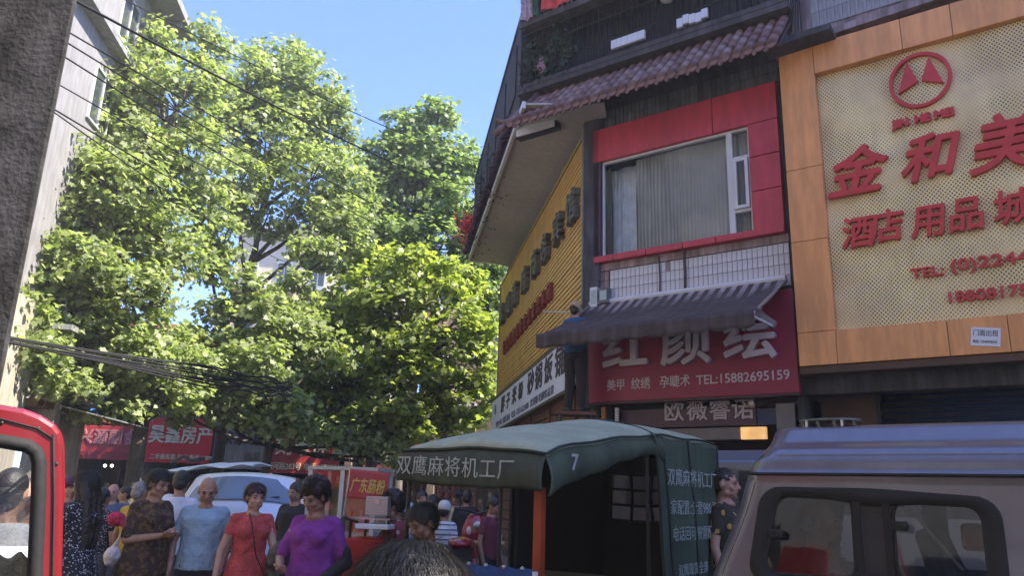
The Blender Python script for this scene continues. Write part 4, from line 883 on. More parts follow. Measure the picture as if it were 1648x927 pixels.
hz = MB(); hz.box(-201, 201, -201, 201, -1, 34); hzo = hz.build('haze', None)
hm0 = bpy.data.materials.new('thin_haze'); hm0.use_nodes = True; _n = hm0.node_tree.nodes; _n.remove(_n['Principled BSDF'])
_v = _n.new('ShaderNodeVolumePrincipled'); _v.inputs['Color'].default_value = (.95, .96, 1, 1); _v.inputs['Density'].default_value = .0022; _v.inputs['Anisotropy'].default_value = .3
hm0.node_tree.links.new(_v.outputs[0], [x for x in _n if x.type == 'OUTPUT_MATERIAL'][0].inputs['Volume']); hzo.data.materials.append(hm0); hzo['kind'] = 'stuff'
hzo['label'] = 'thin summer haze over the street'

# ------------------------------------------------------------------ green canopied tricycle
KT = Vector((.22, 4.40, 0)); FT = Frame(KT, (.57, .82))
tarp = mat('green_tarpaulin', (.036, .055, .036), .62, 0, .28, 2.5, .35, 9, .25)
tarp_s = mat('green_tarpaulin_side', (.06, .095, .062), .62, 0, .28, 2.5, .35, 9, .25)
tarp_top = mat('skylit_tarpaulin_top', (.37, .40, .27), .75, 0, .15, 1.8, .25, 6, .15)  # soft sky light on the top put into the tarpaulin colour
tk = thing('cargo_tricycle', FT.w(1, .5, 0), 'dark green tarpaulin canopied tricycle with white lettering, parked before the shops', 'tricycle')
def ztop(x, y):
    e = 1.835+.225*min(1, x/1.5)**.7+.02*min(1, max(0, (x-1.5)))
    w = max(0, sin(pi*min(1, max(0, y/1.03))))
    far = .03*(y/1.03)*(1-min(1, x/1.2))
    return e+far+(.05+.07*sin(pi*min(1, x/1.5)*.5))*w**.9*(1 if x > .02 else .35)+.006*sin(x*9+y*5)+.003*sin(y*15)
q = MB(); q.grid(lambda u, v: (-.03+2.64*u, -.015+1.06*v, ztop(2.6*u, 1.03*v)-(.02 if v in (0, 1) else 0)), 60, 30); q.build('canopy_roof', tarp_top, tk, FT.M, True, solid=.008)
def val(L0, L1, path, drop, out, name, nu=60, nv=10, m_=tarp):
    q = MB(); q.grid(lambda u, v: path(u, v), nu, nv); return q.build(name, m_, tk, FT.M, True, solid=.006)
# valance at the end facing left, with the lettering
def vL(u, v):
    y = -.02+1.07*u; d = (.20+.03*sin(pi*u)-.02*u)*v
    return (-.03-.045*sin(v*pi*.75)-.006*sin(u*34)*v, y, ztop(0, min(1.03, max(0, y)))-.0-d+.004*sin(u*9)*v)
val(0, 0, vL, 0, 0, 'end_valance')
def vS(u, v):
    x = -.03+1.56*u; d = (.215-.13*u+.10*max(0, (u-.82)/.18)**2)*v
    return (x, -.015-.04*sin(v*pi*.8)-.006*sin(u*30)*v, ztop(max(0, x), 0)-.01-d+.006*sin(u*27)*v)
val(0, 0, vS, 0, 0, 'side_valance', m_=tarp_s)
# side wall tarpaulin with lettering and curved door edge
def wS(u, v):
    z = .35+(ztop(1.5+1.1*u, 0)-.36)*v
    x0 = 1.36+.22*(1-v)**1.0; x = x0+(2.62-x0)*u
    return (x, -.02-.012*sin(u*13+v*2)-.008*sin(v*9+u*4)-.03*(1-v), z)
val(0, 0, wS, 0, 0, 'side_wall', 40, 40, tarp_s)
q = MB(); 
for uu in (.0, .14, .52, 1.0): q.tube([Vector(wS(uu, v/12))+Vector((0, -.012, 0)) for v in range(13)], .008, 6)
q.build('seam', mat('dark_green_piping', (.02, .035, .025), .7), tk, FT.M, True)
q = MB(); q.tube([(-.03+2.62*k/20, -.025, ztop(2.6*k/20, 0)+.004) for k in range(21)], .009, 6); q.tube([(-.04, -.02+1.07*k/14, ztop(0, min(1.03, max(0, 1.07*k/14)))+.004) for k in range(15)], .009, 6); q.tube([(1.42+.02*sin(k), -.015+1.06*k/14, ztop(1.42, 1.03*k/14)+.006) for k in range(15)], .010, 6); q.build('seam', mat('dark_green_piping', (.02, .035, .025)), tk, FT.M, True)
blk = mat('black_canvas', (.012, .013, .014), .8)
q = MB(); q.box(1.15, 2.62, 1.01, 1.03, .35, 2.05); q.build('far_wall', blk, tk, FT.M)
q = MB()                                     # rear wall round a mesh window
for (a, b_, c, d) in ((0.02, .33, .35, 2.05), (.93, 1.13, .35, 2.05), (.33, .93, .35, 1.44), (.33, .93, 1.83, 2.05)): q.box(2.59, 2.61, a, b_, c, d)
q.build('rear_wall', blk, tk, FT.M)
q = MB(); q.box(2.60, 2.605, .33, .93, 1.44, 1.83); q.build('rear_window', mat('cloudy_vinyl', (.30, .31, .33), .4, 0, .2, 6, alpha=.55), tk, FT.M)
q = MB()
for k in range(4): y = .33+.6*k/3; q.tube([(2.58, y, 1.44), (2.575, y+.02*sin(k*2), 1.64), (2.58, y, 1.83)], .014, 6)
for k in range(4): z = 1.44+.39*k/3; q.tube([(2.578, .33, z), (2.573, .63, z-.015), (2.578, .93, z)], .012, 6)
q.build('window_grille', black_metal, tk, FT.M)
red_post = mat('red_oxide_post', (.42, .07, .02), .5, .1, .2, 6, .05, 20, .2)
q = MB(); q.box(.085, .135, .08, .13, .3, 1.66); q.build('post', red_post, tk, FT.M)
for (x, y, r_) in ((-.0, .30, .010), (.0, 1.0, .014), (1.35, .01, .014), (2.58, .02, .014), (1.2, 1.0, .016)):
    q = MB(); q.tube([(x, y, .3), (x, y, ztop(x, y)-.03)], r_, 8); q.build('post', black_metal, tk, FT.M)
q = MB(); q.box(0, 2.6, .02, 1.0, .34, .40); q.build('load_bed', black_metal, tk, FT.M)
blue_f = mat('blue_quilt', (.015, .05, .16), .8, 0, .2, 6, .3, 30)
q = MB(); q.grid(lambda u, v: (-.06-.03*sin(v*pi), .02+.72*u, .60+.62*v+.012*abs(sin(u*6*pi))*v), 72, 10); q.build('apron', blue_f, tk, FT.M, True, solid=.02)
q = MB(); q.box(-.085, -.06, .0, .02, .6, 1.22); q.build('apron_edge', white_p, tk, FT.M)
for k in range(6):
    q = MB(); q.ell((-.09, .08+.12*k, 1.232), .012, None, 8, 6); q.build('snap_hook', steel, tk, FT.M)
seatm = mat('olive_seat', (.05, .055, .02), .7)
q = MB(); q.box(.55, 1.3, .25, .95, .95, 1.1); q.build('seat', seatm, tk, FT.M, bevel=.03)
for (x, y) in ((.0, .58), (2.0, .02), (20, 1.0)):
    q = MB(); q.tube([(x, y-.05, .26), (x, y+.05, .26)], .26, 24); o = q.build('wheel', mat('tyre_rubber', (.02, .02, .02), .9), tk, FT.M, False); q = MB(); q.tube([(x, y-.055, .26), (x, y+.055, .26)], .14, 16); q.build('rim', steel, o, FT.M)
whl = mat('white_stencil', (.36, .40, .36), .8, 0, .2, 20)
tf = Frame(FT.w(-.085, .98, 0), -FT.yin)      # writing runs from far to near on the left end
for i, ch in enumerate('双鹰麻将机工厂'):
    text(ch, tf, .0+.128*i, 1.765-.004*i, .115, whl, tk, .0, .002, 0, 'CENTER', 1.0, 0, 'character', rot=.02)
text('7', FT, .215, 1.80, .12, whl, tk, .06, .002, .003, 'CENTER', 1.25, 0, 'lettering')
for (s_, z, h, x0_) in (('双鹰麻将机工厂', 1.70, .125, 1.56), ('家配置:全套980元', 1.50, .105, 1.60), ('电话回可按需配购', 1.32, .10, 1.62), ('双鹰现货全部', 1.08, .085, 1.70), ('了解更多', .97, .085, 1.74)):
    text(s_, FT, x0_, z, h, whl, tk, .050+.012*(1.7-z), .002, 0, 'LEFT', 1.05)

# ------------------------------------------------------------------ brown microvan at lower right
P0 = atY(1213, 790, 3.6); FV = Frame((P0.x, P0.y), dA)
vp = mat('taupe_metallic', (.165, .155, .18), .28, .25, .08, 2, .02, 5, .12, coat=.5)
rubber = mat('black_rubber', (.010, .010, .011), .8)
vn = thing('microvan', FV.w(1, .8, 0), 'taupe brown microvan with black sealed sliding side windows filling the lower right corner', 'van')
zt = FV.px(1450, 690, -.35)[1]+.02; zg = FV.px(1450, 765, -.05)[1]; zr = FV.px(1450, 733, -.13)[1]
def vpx(x, y, o): return FV.px(x, y, o)
le = [(.3, FV.px(1104, 1010, 0)[0]), (FV.px(1150, 927, 0)[1], FV.px(1134, 927, 0)[0]), (FV.px(1190, 820, 0)[1], FV.px(1172, 820, 0)[0]), (FV.px(1218, 740, -.05)[1], FV.px(1198, 745, -.05)[0]), (zr, FV.px(1214, 712, -.1)[0]), (zt, FV.px(1240, 697, -.3)[0]), (zt+.1, FV.px(1285, 690, -.5)[0])]
le.sort()
def xend(z):
    for i in range(len(le)-1):
        if z <= le[i+1][0]: t = (z-le[i][0])/(le[i+1][0]-le[i][0]); return le[i][1]+(le[i+1][1]-le[i][1])*max(0, t)
    return le[-1][1]
sec = [(-.02, .35), (-.03, .8), (0.0, 1.2), (.03, 1.45), (.055, zg-.012), (.045, zg-.004), (.045, zg+.004), (.075, zg+.01), (.10, zr-.012), (.108, zr-.004), (.118, zr+.006), (.16, zr+.035), (.24, zr+.065), (.36, zt-.004), (.55, zt+.02), (.8, zt+.035)]
wz1 = FV.px(1400, 788, -.04)[1]; wz0 = FV.px(1400, 950, -.0)[1]; wx0 = FV.px(1222, 850, -.03)[0]; wx1 = FV.px(1618, 860, -.03)[0]
def inwin(x, z, grow=0.0):
    # rounded, slightly slanted window outline
    t = (z-wz0)/(wz1-wz0); a = wx0-.045+.075*t-grow; b_ = wx1-.02+.0*t+grow; r = .085
    zz0 = wz0-grow; zz1 = wz1-.0+grow-.03*max(0, (x-wx0))
    if not (a < x < b_ and zz0 < z < zz1): return False
    cx = min(max(x, a+r), b_-r); cz = min(max(z, zz0+r), zz1-r)
    return (x-cx)**2+(z-cz)**2 <= r*r
def secpt(v):
    Ls = [0]
    for i in range(1, len(sec)): Ls.append(Ls[-1]+hypot(sec[i][0]-sec[i-1][0], sec[i][1]-sec[i-1][1]))
    d = v*Ls[-1]
    for i in range(1, len(sec)):
        if d <= Ls[i]+1e-9: t = (d-Ls[i-1])/(Ls[i]-Ls[i-1]); return (sec[i-1][0]+(sec[i][0]-sec[i-1][0])*t, sec[i-1][1]+(sec[i][1]-sec[i-1][1])*t)
    return sec[-1]
def sidefn(mir):
    def f(u, v):
        y, z = secpt(v); x0 = xend(z); x = x0+(3.2-x0)*u
        rnd = .10*max(0, 1-(x-x0)/.10)**2
        y2 = y+rnd+ (.0 if x < 2 else .02*(x-2)); 
        if mir: y2 = 1.6-y2
        return (x, y2, z)
    return f
def skipwin(u, v):
    y, z = secpt(v); x0 = xend(z); return y < .2 and inwin(x0+(3.2-x0)*u, z)
for mir, nm in ((False, 'body_side'), (True, 'body_side')):
    q = MB(); q.grid(sidefn(mir), 260, 110, skipwin); q.build(nm, vp, vn, FV.M, True)
q = MB(); q.grid(lambda u, v: (lambda yz: (xend(yz[1])-.10*sin(pi*u)**.8*(1 if v < .9 else 10*(1-v)), (yz[0]+.10)+(1.6-2*(yz[0]+.10))*u, yz[1]))(secpt(v)), 20, 60); q.build('tailgate', vp, vn, FV.M, True)
# window seal as swept ring
ring = []
for k in range(120):
    a = 2*pi*k/120; cx, cz = (wx0+wx1)/2, (wz0+wz1)/2; lo, hi = 0, 2.0
    for _ in range(24):
        md = (lo+hi)/2
        if inwin(cx+md*cos(a), cz+md*sin(a)): lo = md
        else: hi = md
    ring.append((cx+lo*cos(a), cz+lo*sin(a)))
def ywall(z): 
    for i in range(len(sec)-1):
        if sec[i][1] <= z <= sec[i+1][1]: t = (z-sec[i][1])/(sec[i+1][1]-sec[i][1]+1e-9); return sec[i][0]+(sec[i+1][0]-sec[i][0])*t
    return .05
q = MB(); n = len(ring)
cx, cz = (wx0+wx1)/2, (wz0+wz1)/2
for (g_, yo) in ((.018, -.003), (.008, -.018), (-.040, -.014), (-.058, .012)):
    for (x, z) in ring:
        d = Vector((x-cx, z-cz)); d.normalize(); X = x+d.x*g_; Z = z+d.y*g_; q.v.append((X, ywall(Z)+yo, Z))
for j in range(3):
    for k in range(n): q.f.append((j*n+k, j*n+(k+1) % n, (j+1)*n+(k+1) % n, (j+1)*n+k))
q.build('window_seal', rubber, vn, FV.M, True)
gv = glass_mat('van_glass', (.55, .55, .57), .02, .03)
def paneshape(x0, x1, yo, m_, nm, rnd=.06, frame=.018):
    q = MB(); P = []
    for k in range(80):
        a = 2*pi*k/80; lo, hi = 0, 2.0; ccx, ccz = (x0+x1)/2, (wz0+wz1)/2+.02
        def ins(x, z):
            if not inwin(x, z, -.03): return False
            if not (x0 < x < x1): return False
            cxx = min(max(x, x0+rnd), x1-rnd); czz = min(max(z, wz0+.03+rnd), wz1-.03-rnd)
            return (x-cxx)**2+(z-czz)**2 <= rnd*rnd or (x0+rnd < x < x1-rnd)
        for _ in range(22):
            md = (lo+hi)/2
            if ins(ccx+md*cos(a), ccz+md*sin(a)): lo = md
            else: hi = md
        P.append((ccx+lo*cos(a), ccz+lo*sin(a)))
    q.add([(x, ywall(z)+yo, z) for x, z in P], [tuple(range(80))[::-1]]); q.build(nm, m_, vn, FV.M)
    r = MB(); r.tube([Vector((x, ywall(z)+yo, z)) for x, z in P+[P[0]]], frame/2, 6, False); r.build('pane_frame', rubber, vn, FV.M, True)
xm0 = FV.px(1372, 850, -.03)[0]; xm1 = FV.px(1436, 850, -.03)[0]
paneshape(wx0-.08, xm0, .018, gv, 'pane', .05); paneshape(xm1, wx1+.1, .022, gv, 'pane', .08)
q = MB(); q.box(xm0+.005, xm0+.035, .035, .05, wz0, wz1); q.box(xm1-.035, xm1-.005, .035, .05, wz0, wz1); q.build('window_divider', rubber, vn, FV.M)
q = MB(); q.box(xm0+.035, xm1-.035, .055, .058, wz0, wz1); q.build('window_overlap', mat('dark_overlap_panel', (.03, .03, .032), .6), vn, FV.M)
for px_, py_ in ((1250, 860), (1450, 847)):
    x, z = FV.px(px_, py_, -.03); q = MB(); q.box(x-.03, x+.02, .0, .03, z-.018, z+.018); q.ell((x+.022, .0, z), (.014, .014, .02)); q.build('window_latch', rubber, vn, FV.M, bevel=.004)
q = MB(); q.box(wx0-.1, 3.1, 1.53, 1.56, .5, wz0-.05); q.box(wx0-.1, 3.1, 1.50, 1.55, wz1, zg); 
for xx in (xm0+.05, 1.3, 2.2): q.box(xx, xx+.12, 1.50, 1.56, wz0-.05, wz1)
q.build('far_lining', mat('grey_lining', (.16, .15, .15), .8), vn, FV.M)
q = MB(); q.box(wx0+.15, 3.1, .2, 1.45, zr-.05, zr-.03); q.box(wx0+.0, 3.1, .12, 1.5, .45, .5); q.build('headliner', mat('grey_lining', (.16, .15, .15)), vn, FV.M)
# seat belts and seats inside
sm = mat('grey_seat_cloth', (.18, .17, .17), .9, 0, .15, 8)
for xx, lab in ((xm0+.25, None), (1.35, None)):
    q = MB(); q.prism([(xx, .9), (xx+.5, .9), (xx+.45, 1.02), (xx+.12, 1.05), (xx-.05, 1.52), (xx-.14, 1.50)], .75, 1.2); q.build('seat', sm, vn, FV.M, bevel=.03)
a = Vector((*[FV.px(1452, 806, -.3)[0], .3], FV.px(1452, 806, -.3)[1])); b_ = Vector((FV.px(1550, 918, -.3)[0], .3, FV.px(1550, 918, -.3)[1]))
q = MB(); q.bar(a, b_, .03, .008); q.build('seat_belt', mat('pale_belt', (.45, .45, .42), .7), vn, FV.M)
a = FV.px(1570, 862, -.6); q = MB(); q.box(a[0]-.06, a[0]+.05, .6, .7, a[1]-.07, a[1]+.05); q.build('red_bag', mat('red_vinyl', (.55, .05, .04), .5), vn, FV.M, bevel=.02)
q = MB(); q.tube([(xend(z)+.075, ywall(z)+.003+.10*max(0, 1-.075/.10)**2, z) for z in [1.0+.05*k for k in range(int((zg-1.0)/.05)+1)]], .004, 6); q.tube([(xend(zg)+.04+.15*k, .042, zg) for k in range(22)], .008, 6); q.build('panel_gap', rubber, vn, FV.M, True)
q = MB(); q.tube([(xend(zr)+.10+.15*k, .116, zr+.001) for k in range(20)], .006, 6); q.build('roof_moulding', vp, vn, FV.M, True)
for x in (.2, 2.4):
    q = MB(); q.tube([(x, -.02, .3), (x, .18, .3)], .3, 28); o = q.build('wheel', mat('tyre_rubber', (.02, .02, .02)), vn, FV.M); q = MB(); q.tube([(x, -.03, .3), (x, .1, .3)], .17, 18); q.build('rim', steel, o, FV.M)
# low stool lying on the van roof
sx0, sz0 = FV.px(1288, 690, -.5); sx1, _ = FV.px(1388, 690, -.5); szt = FV.px(1340, 676, -.5)[1]
stl = thing('stool', FV.w((sx0+sx1)/2, .5, sz0), 'small grey green metal stool standing on the microvan roof', 'stool')
stm = mat('grey_green_steel', (.12, .15, .13), .4, .4, .15, 8)
q = MB(); q.prism([(sx0+(sx1-sx0)*(.5+.5*cos(2*pi*k/24)*(1)), .5+.1*sin(2*pi*k/24)) for k in range(24)], szt-.012, szt, 'z'); q.build('seat', stm, stl, FV.M, bevel=.004)
zlo = zt-.0
for (u, y) in ((.08, .46), (.36, .42), (.62, .42), (.9, .46)):
    q = MB(); q.bar((sx0+(sx1-sx0)*u, y, szt-.012), (sx0+(sx1-sx0)*(u+.03), y, zlo), .014); q.build('leg', stm, stl, FV.M)
for (u,) in ((.22,), (.78,)):
    q = MB(); q.tube([(sx0+(sx1-sx0)*u, .38, zlo), (sx0+(sx1-sx0)*u, .38, zlo+.03)], .007, 8); q.build('bolt', steel, stl, FV.M)

# ------------------------------------------------------------------ silver van behind, only its roof edge shows
P = atY(1150, 735, 7.6); FS = Frame((P.x-.5, P.y), dA)
sv = thing('parked_van', FS.w(1, .8, 0), 'silver grey van whose roof edge shows between the green tricycle and the microvan', 'van')
sp_ = mat('silver_paint', (.14, .14, .15), .3, .4, .05, 2, .01, coat=.6)
z1 = P.z+.06
q = MB(); q.prism([(0, .4), (0, 1.1), (.08, 1.55), (.14, z1-.12), (.3, z1), (1.3, z1), (1.46, z1-.12), (1.52, 1.55), (1.6, 1.1), (1.6, .4)], -.6, 3.2, 'x'); q.build('body', sp_, sv, FS.M, bevel=.03)
for x0_, x1_ in ((-.45, .6), (.7, 1.8), (1.9, 3.0)):
    q = MB(); q.add([(x0_, .058, 1.2), (x1_, .058, 1.2), (x1_, .12, z1-.2), (x0_, .12, z1-.2)], [(0, 1, 2, 3)]); q.build('side_window', mat('smoked_window', (.03, .03, .035), .35), sv, FS.M, solid=.02)
for x in (0, 2.4):
    q = MB(); q.tube([(x, -.02, .32), (x, .2, .32)], .32, 24); q.build('wheel', mat('tyre_rubber', (.02, .02, .02)), sv, FS.M)

# ------------------------------------------------------------------ white minivan in the crowd
FW = Frame(atY(372, 790, 10.8), (.985, -.17)); FW = Frame((FW.O.x, FW.O.y), (.985, .17))
wv_ = thing('minivan', FW.w(0, 2, 0), 'white minivan facing us behind the bald man in the blue shirt', 'car')
wp = mat('white_car_paint', (.66, .70, .78), .25, 0, .03, 2, .01, coat=.7)
zr_ = 1.60+20*11.5/1240
Q = [(-.80, .35), (-.84, .8), (-.82, 1.15), (-.70, 1.38)]
body = [(0.0, .35), (-.06, .75), (0.0, 1.05), (.12, 1.20), (.75, 1.36), (1.15, zr_-.05), (1.35, zr_), (4.0, zr_-.02), (4.2, 1.3), (4.25, .4)]
q = MB()
nb_ = len(body)
for (y, z) in body:
    for k in range(17):
        u = -1+2*k/16; w = .86 if z < 1.3 else .86-.16*min(1, (z-1.3)/.5)
        crown_ = .10*(1-u*u) if z > 1.1 else .02*(1-u*u); front = -.14*(1-abs(u)**2.5) if y < 1.0 else (-.10*(1-u*u) if y < 1.4 else 0)
        q.v.append((w*u, y+front+.1, z+crown_*.6))
for j in range(nb_-1):
    for k in range(16): a = j*17+k; q.f.append((a, a+1, a+18, a+17))
for s_ in (0, 16): q.f.append(tuple(j*17+s_ for j in range(nb_)))
q.build('body', wp, wv_, FW.M, True)
q = MB(); q.grid(lambda u, v: ((.80-.13*v)*(-1+2*u)*.93, .76+.40*v-.10*(1-(2*u-1)**2)+.07-.02, 1.385+(zr_-1.46)*v+.06*(1-(2*u-1)**2)+.012), 16, 8); q.build('windscreen', mat('blue_grey_screen', (.16, .21, .26), .08, 0, .2, 2, 0), wv_, FW.M, True)
q = MB(); q.bar((-.5, .76, 1.43), (.15, .80, 1.50), .02); q.bar((.05, .76, 1.44), (.55, .84, 1.50), .02); q.build('wiper', black_metal, wv_, FW.M)
for s_ in (-1, 1):
    q = MB(); q.prism([(s_*.80, 1.20), (s_*.80, .98), (s_*.55, .95), (s_*.42, 1.02), (s_*.50, 1.10)][::s_], -.035, .12); q = q; o = q.build('headlight', mat('headlamp_lens', (.45, .48, .5), .1, .3), wv_, FW.M, bevel=.02); q = MB(); q.ell((s_*.64, -.04, 1.06), (.06, .02, .06), None, 14, 8); q.build('lens', mat('dark_lens', (.04, .05, .07), .08), o, FW.M, True)
    q = MB(); q.ell((s_*.95, .75, 1.42), (.10, .05, .08), None, 14, 8); q.build('mirror', wp, wv_, FW.M, True)
for k in range(4): q = MB(); q.box(-.38, .38, -.12, -.06, .80+.055*k, .83+.055*k); q.build('grille_slat', steel, wv_, FW.M)
q = MB(); q.box(-.40, .40, -.10, -.05, .78, 1.02); q.build('grille', black_metal, wv_, FW.M)
q = MB(); q.box(-.22, .22, -.14, -.12, .55, .69); q.build('number_plate', mat('plate_blue', (.03, .10, .45), .4), wv_, FW.M)
q = MB(); q.box(-.84, .84, -.10, .02, .36, .62); q.build('bumper', mat('dark_bumper', (.03, .03, .035), .5), wv_, FW.M, bevel=.04)
for s_ in (-1, 1):
    for y in (.8, 3.4): q = MB(); q.tube([(s_*.70, y, .31), (s_*.87, y, .31)], .31, 24); q.build('wheel', mat('tyre_rubber', (.02, .02, .02)), wv_, FW.M)
    q = MB(); q.add([(s_*.845, 1.3, 1.36), (s_*.845, 2.6, 1.36), (s_*.745, 2.5, zr_-.1), (s_*.745, 1.5, zr_-.1)], [(0, 1, 2, 3)]); q.build('side_window', gwin, wv_, FW.M, solid=.02)
a = atY(283, 757, 11.2); b_ = atY(440, 748, 11.0); c_ = atY(380, 760, 10.6)
q = MB(); q.grid(lambda u, v: a.lerp(b_, u)+Vector((0, -.9*v, .03*sin(u*pi)*1.5-.11*v*(1-.5*u)+.02*sin(u*17+v*5))), 30, 10)
tag(q.build('sunshade_sheet', mat('silver_sheet', (.60, .66, .66), .5, .1, .1, 3, .2, 8), None, None, True, solid=.012), 'silvery sunshade sheet spread on the white minivan roof', 'sheet')
q = MB(); q.tube([a.lerp(b_, .1)+Vector((0, -.5, .08)), a.lerp(b_, .25)+Vector((0, -.6, .14)), a.lerp(b_, .33)+Vector((0, -.6, .07)), a.lerp(b_, .45)+Vector((0, -.6, .10))], .025, 7)
tag(q.build('strap', black_metal, None, None, True), 'crumpled black strap lying on the silvery sheet', 'strap')

# ------------------------------------------------------------------ red cab at the left edge
P = atY(101, 760, 2.6); FR = Frame((P.x, P.y), (1, .60))
def rpx(x, y, o=0): return FR.px(x, y, o)
rp_ = mat('red_cab_paint', (.22, .015, .022), .25, .1, .08, 3, .015, 8, .1, coat=.7)
rc = thing('tricycle_cab', FR.w(-.6, .5, 0), 'red vehicle cab with rubber sealed window and film at the left edge', 'tricycle')
outer = [(-140, 640), (0, 652), (40, 659), (66, 669), (88, 683), (98, 696), (102, 715), (103, 800), (100, 927), (98, 1400), (-140, 1400)]
inner = [(-140, 1010), (52, 1010), (56, 927), (62, 800), (63, 745), (58, 728), (45, 718), (0, 710), (-140, 702)]
poly = [rpx(*p) for p in outer]+[rpx(*p) for p in inner]
q = MB(); q.prism(poly, 0, .07); q.build('front_panel', rp_, rc, FR.M, bevel=.014)
sidep = [rpx(*p) for p in outer[1:8]]
q = MB()
for k, (x, z) in enumerate(sidep+[(sidep[-1][0], .3)]):
    q.v += [(x-.004, .06, z-.004), (x-.004, 1.1, z+.01)]
for k in range(len(sidep)): q.f.append((2*k, 2*k+2, 2*k+3, 2*k+1))
q.build('side_panel', rp_, rc, FR.M, True, solid=.02)
sl2 = [rpx(*p) for p in inner[1:]]
q = MB(); q.tube([Vector((x, -.004, z)) for x, z in sl2], .022, 8); q.build('window_seal', rubber, rc, FR.M, True)
q = MB(); q.add([(x, .03, z) for x, z in [rpx(*p) for p in inner]], [tuple(range(len(inner)))]); q.build('pane', glass_mat('cab_glass', (.75, .77, .80), .06, .06), rc, FR.M)
q = MB(); q.tube([Vector((x-.018, -.004, z)) for x, z in [rpx(*p) for p in ((96, 700), (97, 800), (95, 927), (93, 1200))]], .0035, 6); q.tube([Vector((x, -.004, z)) for x, z in [rpx(*p) for p in ((-100, 668), (0, 674), (60, 690), (84, 706))]], .003, 6); q.build('panel_gap', rubber, rc, FR.M, True)
for px_, py_ in ((3, 681), (62, 690), (91, 747)):
    x, z = rpx(px_, py_); q = MB(); q.ell((x, -.002, z), (.006, .004, .006), None, 8, 6); q.build('screw', black_metal, rc, FR.M)
# crumpled clear film and papers behind the glass
film = mat('crumpled_film', (.62, .64, .68), .25, 0, .25, 9, .5, 14, alpha=.72)
def crump(p0, p1, y, lab, m_, seed, amp=.05, cat='plastic film'):
    (x0, z1_), (x1, z0_) = rpx(*p0, -y), rpx(*p1, -y)
    q = MB(); q.grid(lambda u, v: (x0+(x1-x0)*u+.02*noise.noise(Vector((u*6, v*6, seed))), y+amp*noise.noise(Vector((u*7+seed, v*9, 3)))+amp*.6*abs(noise.noise(Vector((u*17, v*13, seed)))), z0_+(z1_-z0_)*(v*(.8+.25*noise.noise(Vector((u*4, seed, 0)))))), 60, 50)
    tag(q.build('plastic_film', m_, None, FR.M, False), lab, cat)
crump((-60, 775), (48, 880), .22, 'crumpled translucent film behind the red cab window, white and shiny', film, 1.3)
crump((-60, 870), (40, 990), .16, 'yellowish crumpled sheet at the bottom of the red cab window', mat('yellow_paper', (.40, .38, .22), .6, 0, .3, 9, .4, 10), 5.1, .06, 'sheet')

# ------------------------------------------------------------------ food cart
fcx = atY(525, 790, 8.3); FC = Frame((fcx.x, fcx.y), (.99, -.12))
fc = thing('food_cart', FC.w(.2, .3, 0), 'white framed glass food cart behind the woman in purple', 'cart')
wf_ = mat('aluminium_frame', (.55, .57, .55), .4, .3, .1)
x0_, x1_ = FC.px(497, 800)[0], FC.px(602, 800)[0]; xm_ = FC.px(549, 800)[0]; zt_, zb_ = FC.px(550, 757)[1], FC.px(550, 856)[1]
for (x, y) in ((x0_, 0), (xm_, 0), (x1_, 0), (x0_, .6), (x1_, .6)): q = MB(); q.box(x-.022, x+.022, y-.02, y+.02, .75, zt_); q.build('post', wf_, fc, FC.M)
q = MB(); q.box(x0_-.03, x1_+.03, -.03, .63, zt_+.001, zt_+.035); q.build('roof', mat('cream_panel', (.5, .48, .38), .6), fc, FC.M)
q = MB(); q.box(x0_, x1_, .61, .63, zb_, zt_-.002); q.build('back_panel', mat('menu_panel', (.30, .26, .14), .6, 0, .4, 6), fc, FC.M)
q = MB(); q.box(x0_, x1_, .03, .6, zb_-.05, zb_); q.box(x0_+.03, x1_-.03, .05, .55, .35, zb_-.05); q.build('counter', steel, fc, FC.M)
q = MB(); q.box(x0_+.03, xm_-.03, -.005, .005, zb_, zt_-.01); q.box(xm_+.03, x1_-.03, -.005, .005, zb_, zt_-.01); q.build('pane', glass_mat('cart_glass', (.85, .88, .87), .05), fc, FC.M)
text('早餐 小吃', FC, x0_+.06, zt_-.16, .1, yel, fc, -.60, .004, .001, 'LEFT', 1)
for x in (x0_+.1, x1_-.1): q = MB(); q.tube([(x, .2, .2), (x, .25, .2)], .2, 18); q.build('wheel', mat('tyre_rubber', (.02, .02, .02)), fc, FC.M)
for k in range(3):
    q = MB(); x = xm_+.08+.1*k; q.tube([(x, .15, zb_), (x, .15, zb_+.13), (x, .15, zb_+.15), (x, .15, zb_+.21)], [.028, .028, .012, .012], 10)
    tag(q.build('sauce_bottle', mat('bottle_'+str(k), [(.5, .1, .05), (.6, .6, .55), (.12, .06, .03)][k], .3), None, FC.M, True), ['red sauce bottle on the cart counter', 'white sauce bottle on the cart counter', 'dark brown sauce bottle on the cart counter'][k], 'bottle', 'bottles on the cart')
# red cloth sign with yellow writing
p_ = atY(591, 781, 7.4); FQ = Frame((p_.x, p_.y), (.99, -.1))
rsn = thing('cart_sign', FQ.w(0, 0, 1.5), 'small red cloth sign with yellow characters tied above the steel box', 'sign')
(xa, za), (xb, zb__) = FQ.px(562, 757), FQ.px(623, 806)
Mq = FQ.M @ Matrix.Translation(((xa+xb)/2, 0, (za+zb__)/2)) @ Matrix.Rotation(radians(4), 4, 'Y'); w2_, h2_ = (xb-xa)/2, (za-zb__)/2
q = MB(); q.grid(lambda u, v: (-w2_+2*w2_*u, .008*sin(u*9+v*3), -h2_+2*h2_*v), 20, 10); q.build('cloth', mat('faded_red_cloth', (.42, .06, .06), .7, 0, .1, 5), rsn, Mq, True, solid=.006)
text('广东肠粉', None, -w2_*.85, -.085, .125, mat('dull_yellow_letter', (.62, .42, .10), .6), rsn, .014, .003, .003, 'LEFT', .60, .15, 'lettering', M0=Mq)
